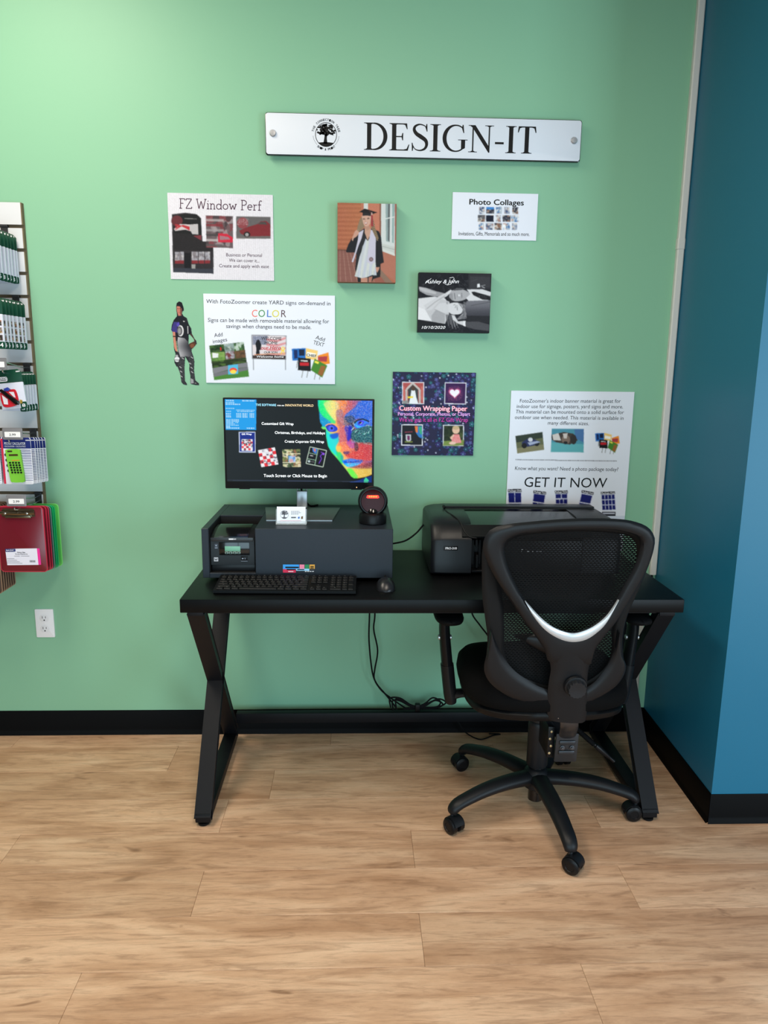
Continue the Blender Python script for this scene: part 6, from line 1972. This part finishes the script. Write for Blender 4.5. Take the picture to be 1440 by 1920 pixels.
# ================================================================== office chair
t = thing('office_chair', 'black mesh-back swivel office chair with a silver V accent, pulled up to the desk', 'office chair', (.607, -.523, 0))
CHB = mat('chair_black_plastic', (15, 17, 21), .44, spec=.3, bump=(1200, .12))
SEATM = mat('seat_fabric', (7, 7, 8), .85, spec=.1, bump=(700, .35))
V_OUT = [(0.342, 0.975), (0.344, 0.992), (0.35, 1.011), (0.367, 1.028), (0.403, 1.039), (0.469, 1.047), (0.546, 1.054), (0.624, 1.057), (0.708, 1.055), (0.756, 1.046), (0.787, 1.032), (0.804, 1.013), (0.812, 0.991), (0.81, 0.949), (0.799, 0.897), (0.779, 0.845), (0.758, 0.797), (0.737, 0.749), (0.712, 0.707), (0.692, 0.67), (0.681, 0.638), (0.677, 0.607), (0.618, 0.604), (0.559, 0.614), (0.549, 0.645), (0.533, 0.673), (0.504, 0.713), (0.474, 0.75), (0.443, 0.797), (0.406, 0.85), (0.376, 0.896), (0.352, 0.944)]
V_IN = [(0.401, 0.975), (0.406, 0.991), (0.419, 1.0), (0.451, 1.013), (0.523, 1.023), (0.601, 1.026), (0.68, 1.026), (0.728, 1.018), (0.762, 1.006), (0.773, 0.991), (0.773, 0.96), (0.764, 0.914), (0.744, 0.862), (0.728, 0.821), (0.704, 0.773), (0.677, 0.743), (0.646, 0.724), (0.614, 0.716), (0.58, 0.724), (0.545, 0.743), (0.51, 0.774), (0.471, 0.818), (0.443, 0.862), (0.417, 0.914), (0.404, 0.953)]
AC_OUT = [(0.468, 0.817), (0.493, 0.775), (0.53, 0.731), (0.572, 0.702), (0.612, 0.69), (0.65, 0.696), (0.68, 0.718), (0.706, 0.752), (0.731, 0.821)]
AC_IN = [(0.471, 0.817), (0.51, 0.774), (0.545, 0.743), (0.58, 0.724), (0.614, 0.716), (0.646, 0.724), (0.677, 0.743), (0.704, 0.773), (0.728, 0.82)]
POST_L = [(0.544, 0.651), (0.558, 0.626), (0.566, 0.595), (0.564, 0.55), (0.565, 0.498), (0.569, 0.451), (0.576, 0.426)]
POST_R = [(0.685, 0.651), (0.678, 0.619), (0.676, 0.575), (0.679, 0.536), (0.684, 0.497), (0.688, 0.451), (0.687, 0.418)]
UL_OUT = [(0.384, 0.716), (0.378, 0.646), (0.373, 0.602), (0.38, 0.57), (0.402, 0.538), (0.444, 0.505), (0.497, 0.478), (0.573, 0.46)]
UL_IN = [(0.387, 0.716), (0.409, 0.664), (0.435, 0.62), (0.465, 0.585), (0.502, 0.556), (0.538, 0.534), (0.567, 0.522)]
UR_OUT = [(0.754, 0.713), (0.77, 0.644), (0.788, 0.606), (0.788, 0.574), (0.771, 0.536), (0.735, 0.503), (0.684, 0.471)]
UR_IN = [(0.751, 0.713), (0.748, 0.663), (0.738, 0.613), (0.72, 0.575), (0.701, 0.546), (0.678, 0.526)]
P_OUT = [(0.349, 0.966), (0.353, 0.874), (0.359, 0.809), (0.37, 0.749), (0.381, 0.687), (0.382, 0.63), (0.383, 0.592), (0.39, 0.56), (0.421, 0.52), (0.469, 0.49), (0.529, 0.47), (0.6, 0.459), (0.681, 0.466), (0.736, 0.492), (0.778, 0.532), (0.797, 0.571), (0.79, 0.61), (0.779, 0.661), (0.777, 0.711), (0.783, 0.767), (0.8, 0.827), (0.816, 0.892), (0.823, 0.951), (0.819, 0.991), (0.798, 1.016), (0.745, 1.032), (0.637, 1.04), (0.531, 1.037), (0.416, 1.023), (0.37, 1.006)]
P_IN = [(0.409, 0.944), (0.405, 0.892), (0.408, 0.851), (0.421, 0.785), (0.429, 0.712), (0.435, 0.643), (0.449, 0.598), (0.486, 0.559), (0.535, 0.533), (0.594, 0.519), (0.668, 0.526), (0.717, 0.555), (0.746, 0.597), (0.751, 0.648), (0.746, 0.699), (0.749, 0.748), (0.765, 0.803), (0.779, 0.863), (0.785, 0.916), (0.78, 0.968), (0.761, 0.993), (0.721, 1.004), (0.614, 1.01), (0.503, 1.003), (0.44, 0.992), (0.415, 0.969)]

def BP(p, off=0.):
    return Vector((p[0], -.745 + off - .16 * (p[1] - .45), p[1]))


NB = (0, -1, -.16)


def polar(loop, c, n=72):
    P = spline([(x, z, 0) for x, z in loop], 6, True)
    a = np.array([math.atan2(p.y - c[1], p.x - c[0]) for p in P])
    r = np.array([math.hypot(p.x - c[0], p.y - c[1]) for p in P])
    o = np.argsort(a)
    a, r = a[o], r[o]
    th = np.linspace(-PI, PI, n, endpoint=False)
    rr = np.interp(th, np.r_[a - 2 * PI, a, a + 2 * PI], np.r_[r, r, r])
    return [(c[0] + q * math.cos(s), c[1] + q * math.sin(s)) for q, s in zip(rr, th)]


cV = (.605, .90)
vo, vi = polar(V_OUT, cV, 96), polar(V_IN, cV, 96)
G().band([BP(p) for p in vo], [BP(p) for p in vi], NB, .012, .014).obj('v_frame', CHB, t)
a = resample(spline([BP(p, -.0125) for p in AC_OUT], 6), 40)
b = resample(spline([BP(p, -.0085) for p in AC_IN], 6), 40)
G().band(a, b, NB, .0035, .003, closed=False, k=5).obj('silver_accent', mat('accent_silver', (206, 212, 218), .3, .55), t)
a = resample(spline([BP(p, .002) for p in POST_L], 6), 24)
b = resample(spline([BP(p, .002) for p in POST_R], 6), 24)
G().band(a, b, NB, .014, .02, closed=False, k=9).obj('back_post', CHB, t)
for lo, li in ((UL_OUT, UL_IN), (UR_OUT, UR_IN)):
    a = resample(spline([BP(p, .012) for p in lo], 6), 36)
    b = resample(spline([BP(p, .012) for p in li], 6), 36)
    G().band(a, b, NB, .011, .012, closed=False, k=7).obj('lower_wing', CHB, t)
cP = (.59, .76)
po, pi_ = polar(P_OUT, cP, 96), polar(P_IN, cP, 96)
G().band([BP(p, .035) for p in po], [BP(p, .042) for p in pi_], NB, .008, .012).obj('back_rim', mat('rim_black', (13, 14, 16), .5, spec=.2), t)
# mesh sheet filling the rim, slightly dished
rings, faces = [], []
n = len(po)
vs = []
for k in range(9):
    s = 1 - k / 8.0
    for p, q in zip(po, pi_):
        e = ((p[0] + q[0]) / 2, (p[1] + q[1]) / 2)
        pt = (cP[0] + (e[0] - cP[0]) * s, cP[1] + (e[1] - cP[1]) * s)
        vs.append(BP(pt, .040 + .02 * (1 - s * s)))
for k in range(8):
    for j in range(n):
        faces.append((k * n + j, k * n + (j + 1) % n, (k + 1) * n + (j + 1) % n, (k + 1) * n + j))
G().poly(vs, faces).obj('mesh_back', weave_mat(), t, smooth=60)
# lumbar support pad seen through the mesh
lum = resample(spline([Vector((.47, -.70, .675)), Vector((.52, -.725, .668)), Vector((.60, -.735, .655)), Vector((.68, -.725, .665)), Vector((.735, -.70, .672))], 6), 24)
G().band([p + Vector((0, 0, .03 * math.sin(PI * (i + .8) / 24.6))) for i, p in enumerate(lum)], [p - Vector((0, 0, .035 * math.sin(PI * (i + .8) / 24.6))) for i, p in enumerate(lum)], (0, -1, 0), .008, .006, closed=False).obj('lumbar_pad', BLKS, t)
kc = BP((.637, .549), -.014)
kx = Vector(NB).normalized()
kn = G().lathe([(.0325, 0), (.034, .004), (.032, .010), (.024, .012)], kc, kx, 36).obj('knob_collar', CHB, t)
g = G()
rings = []
for r, h in ((.026, .010), (.0265, .024), (.025, .028), (.012, .0265), (.0005, .026)):
    X_ = kx.orthogonal().normalized(); Y_ = kx.cross(X_)
    rings.append([kc + kx * h + (X_ * math.cos(a) + Y_ * math.sin(a)) * r * (1 + (.045 * math.cos(14 * a) if r > .024 else 0)) for a in np.linspace(0, 2 * PI, 84, endpoint=False)])
g.ring(rings).obj('lumbar_knob', mat('knob_black', (28, 30, 34), .45), t)
G().lathe([(.0018, 0), (.0012, .001)], BP((.600, .437), -.0125), kx, 8).obj('rivet', CHROME, t)

# seat: fabric cushion on a plastic pan
def seat_ring(sx, sy, z, dip=0., n=56, e=3.0):
    out = []
    for k in range(n):
        a = 2 * PI * k / n
        c, s = math.cos(a), math.sin(a)
        x = .600 + sx * math.copysign(abs(c) ** (2 / e), c)
        y = -.505 + sy * math.copysign(abs(s) ** (2 / e), s)
        out.append(Vector((x, y, z - dip * max(0, (y + .40) / .16) ** 2 + .012 * max(0, -(y + .66) / .1))))
    return out


G().ring([seat_ring(.20, .18, .398), seat_ring(.235, .215, .402), seat_ring(.250, .235, .412, .01), seat_ring(.252, .238, .428, .012), seat_ring(.246, .232, .436, .014)]).obj('seat_pan', BLK, t, smooth=50)
G().ring([seat_ring(.246, .232, .4365, .014), seat_ring(.258, .245, .444, .018), seat_ring(.262, .249, .465, .02), seat_ring(.258, .245, .492, .024), seat_ring(.244, .231, .508, .026), seat_ring(.2, .19, .515, .022), seat_ring(.1, .1, .512, .012), seat_ring(.004, .004, .510)]).obj('seat_cushion', SEATM, t, smooth=60)
G().box(.545, -.62, .36, .665, -.42, .399, .008).obj('tilt_mechanism', STEEL, t)
# upright bar from the mechanism to the back, with its bolted plate
g = G()
g.tube([(.615, -.50, .372), (.63, -.57, .355), (.648, -.635, .325), (.655, -.668, .33), (.650, -.70, .365), (.640, -.738, .405), (.632, -.748, .45)], .027, 10, flat=.28, side=(1, 0, 0)).obj('back_bar', STEEL, t)
pl = G().prism(rrect(.620, .248, .690, .348, .005), lambda u, v, d: Vector((u, -.672 - d + (v - .3) * -.1, v)), 0, .006, .0015).obj('bolt_plate', mat('plate_steel', (62, 64, 68), .36, .7), t)
for zc in (.283, .318):
    G().box(.630, -.6835 - (zc - .3) * .1, zc - .007, .680, -.676 - (zc - .3) * .1, zc + .007, .003).obj('rib', MATS['plate_steel'], pl)
for xc in (.641, .671):
    G().lathe([(.0075, 0), (.0075, .003), (.005, .0035), (.005, .008), (.002, .0085)], (xc, -.679, .30), (0, -1, 0), 14).obj('bolt', STEEL, pl)
g = G()
g.box(.60, -.66, .255, .622, -.55, .36, .003)
g.obj('side_bracket', BLKS, t)
for k in range(4):
    G().lathe([(.004, 0), (.004, .0015), (.002, .002)], (.6065 + .004 * (k % 2), -.6605, .272 + k * .024), (0, -1, 0), 10).obj('rivet', mat('rivet_brass', (200, 180, 140), .3, .7), t)
# tilt lever with bellows sleeve
lv = spline([(.66, -.55, .365), (.70, -.575, .325), (.735, -.58, .292), (.78, -.58, .252), (.845, -.58, .195)], 8)
G().tube(lv, .0055, 10, smooth=False).obj('lever_rod', BLKS, t)
q = resample(lv[8:24], 40)
G().tube(q, [(.009 if k % 2 else .0068) for k in range(40)], 12, smooth=False).obj('lever_bellows', RUBBER, t)
G().tube(resample(lv[24:], 12), [.0085, .0095, .009, .007, .005, .0045], 12, smooth=False).obj('lever_grip', BLKS, t)
# armrests
for s in (-1, 1):
    mx = lambda x: x if s < 0 else 1.196 - x
    P3 = lambda x, y, z: Vector((mx(x), y, z))
    g = G()
    rings = []
    for k in range(13):
        a_ = k / 12
        y = -.60 + .25 * a_
        w = .046 * (1 - abs(2 * a_ - 1) ** 4) ** .5 + .001
        rings.append([Vector((mx(.298) + w * math.cos(b_), y, .672 + (.016 if math.sin(b_) > 0 else .018) * abs(math.sin(b_)) ** .7 * math.copysign(1, math.sin(b_)) * (w / .047))) for b_ in np.linspace(0, 2 * PI, 20, endpoint=False)])
    g.ring(rings).obj('arm_pad', RUBBER, t, smooth=60)
    G().tube([P3(.288, -.49, .655), P3(.290, -.492, .60), P3(.300, -.498, .50), P3(.312, -.502, .40), P3(.317, -.503, .374)], [.017, .018, .0185, .0185, .014], 12, flat=1.5, side=(1, 0, 0)).obj('arm_post', BLKS, t)
    G().tube([P3(.300, -.496, .50), P3(.312, -.502, .40), P3(.3165, -.503, .370)], [.0215, .0215, .018], 12, flat=1.45, side=(1, 0, 0)).obj('arm_sleeve', CHB, t)
    for d_ in (-1, 1):
        c_ = P3(.2905, -.493, .59)
        G().lathe([(.0085, 0), (.0085, .007), (.006, .0085)], c_ + Vector((d_ * .014, 0, 0)), (d_, 0, 0), 16).obj('height_button', mat('button_silver', (190, 194, 196), .3, .7), t)
    G().tube([P3(.315, -.502, .395), P3(.345, -.502, .40), P3(.385, -.502, .402), P3(.45, -.502, .392)], [.016, .013, .013, .016], 10, flat=1.7, side=(0, 0, 1)).obj('arm_bracket', BLKS, t)
# gas column and base
HX, HY = .607, -.523
G().lathe([(.030, .152), (.0345, .158), (.0345, .300), (.033, .312), (.030, .315), (.030, .36)], (HX, HY, 0), (0, 0, 1), 32).obj('column_cover', mat('column_black', (22, 23, 26), .5), t)
G().lathe([(.024, .03), (.024, .16)], (HX, HY, 0), (0, 0, 1), 24).obj('gas_lift', BLKG, t)
G().lathe([(.034, .074), (.043, .082), (.045, .115), (.040, .132), (.032, .142), (.026, .146)], (HX, HY, 0), (0, 0, 1), 36).obj('hub', CHB, t)
for k, (ang, cas) in enumerate(((-157, 35), (-85, 50), (-13, -90), (59, 10), (131, -70))):
    a_ = math.radians(ang)
    d_ = Vector((math.cos(a_), math.sin(a_), 0))
    sd = Vector((-math.sin(a_), math.cos(a_), 0))
    o_ = Vector((HX, HY, 0))
    path = [o_ + d_ * r + Vector((0, 0, z)) for r, z in ((.02, .112), (.07, .116), (.14, .116), (.21, .109), (.27, .096), (.302, .086), (.318, .074), (.321, .062))]
    wd = [.034, .031, .029, .027, .025, .024, .022, .018]
    g = G()
    g.tube(path, wd, 14, flat=.72, side=sd)
    leg = g.obj('base_arm', CHB, t)
    cc = o_ + d_ * .322
    ca = math.radians(cas)
    ax = Vector((math.cos(ca), math.sin(ca), 0))
    fwd = Vector((-math.sin(ca), math.cos(ca), 0))
    cc2 = cc + fwd * -.010
    G().cyl(cc + Vector((0, 0, .045)), cc + Vector((0, 0, .07)), .0065, n=12).obj('caster_stem', STEEL, leg)
    for s in (-1, 1):
        w0 = cc2 + ax * (s * .006) + Vector((0, 0, .0265))
        G().lathe([(.022, 0), (.0262, .002), (.0262, .0165), (.023, .0195), (.014, .0205), (.013, .019), (.0005, .019)], w0, ax * s, 28).obj('caster_wheel', BLKS, leg)
    # hood over the twin wheels
    rings = []
    for b_ in np.linspace(-.25, PI * .92, 12):
        c0 = cc2 + fwd * (math.cos(b_) * .029) + Vector((0, 0, .0265 + math.sin(b_) * .029))
        c1 = cc2 + fwd * (math.cos(b_) * .0268) + Vector((0, 0, .0265 + math.sin(b_) * .0268))
        rings.append([c0 - ax * .018, c0 + ax * .018, c1 + ax * .018, c1 - ax * .018])
    G().ring(rings).obj('caster_hood', CHB, leg, smooth=50)
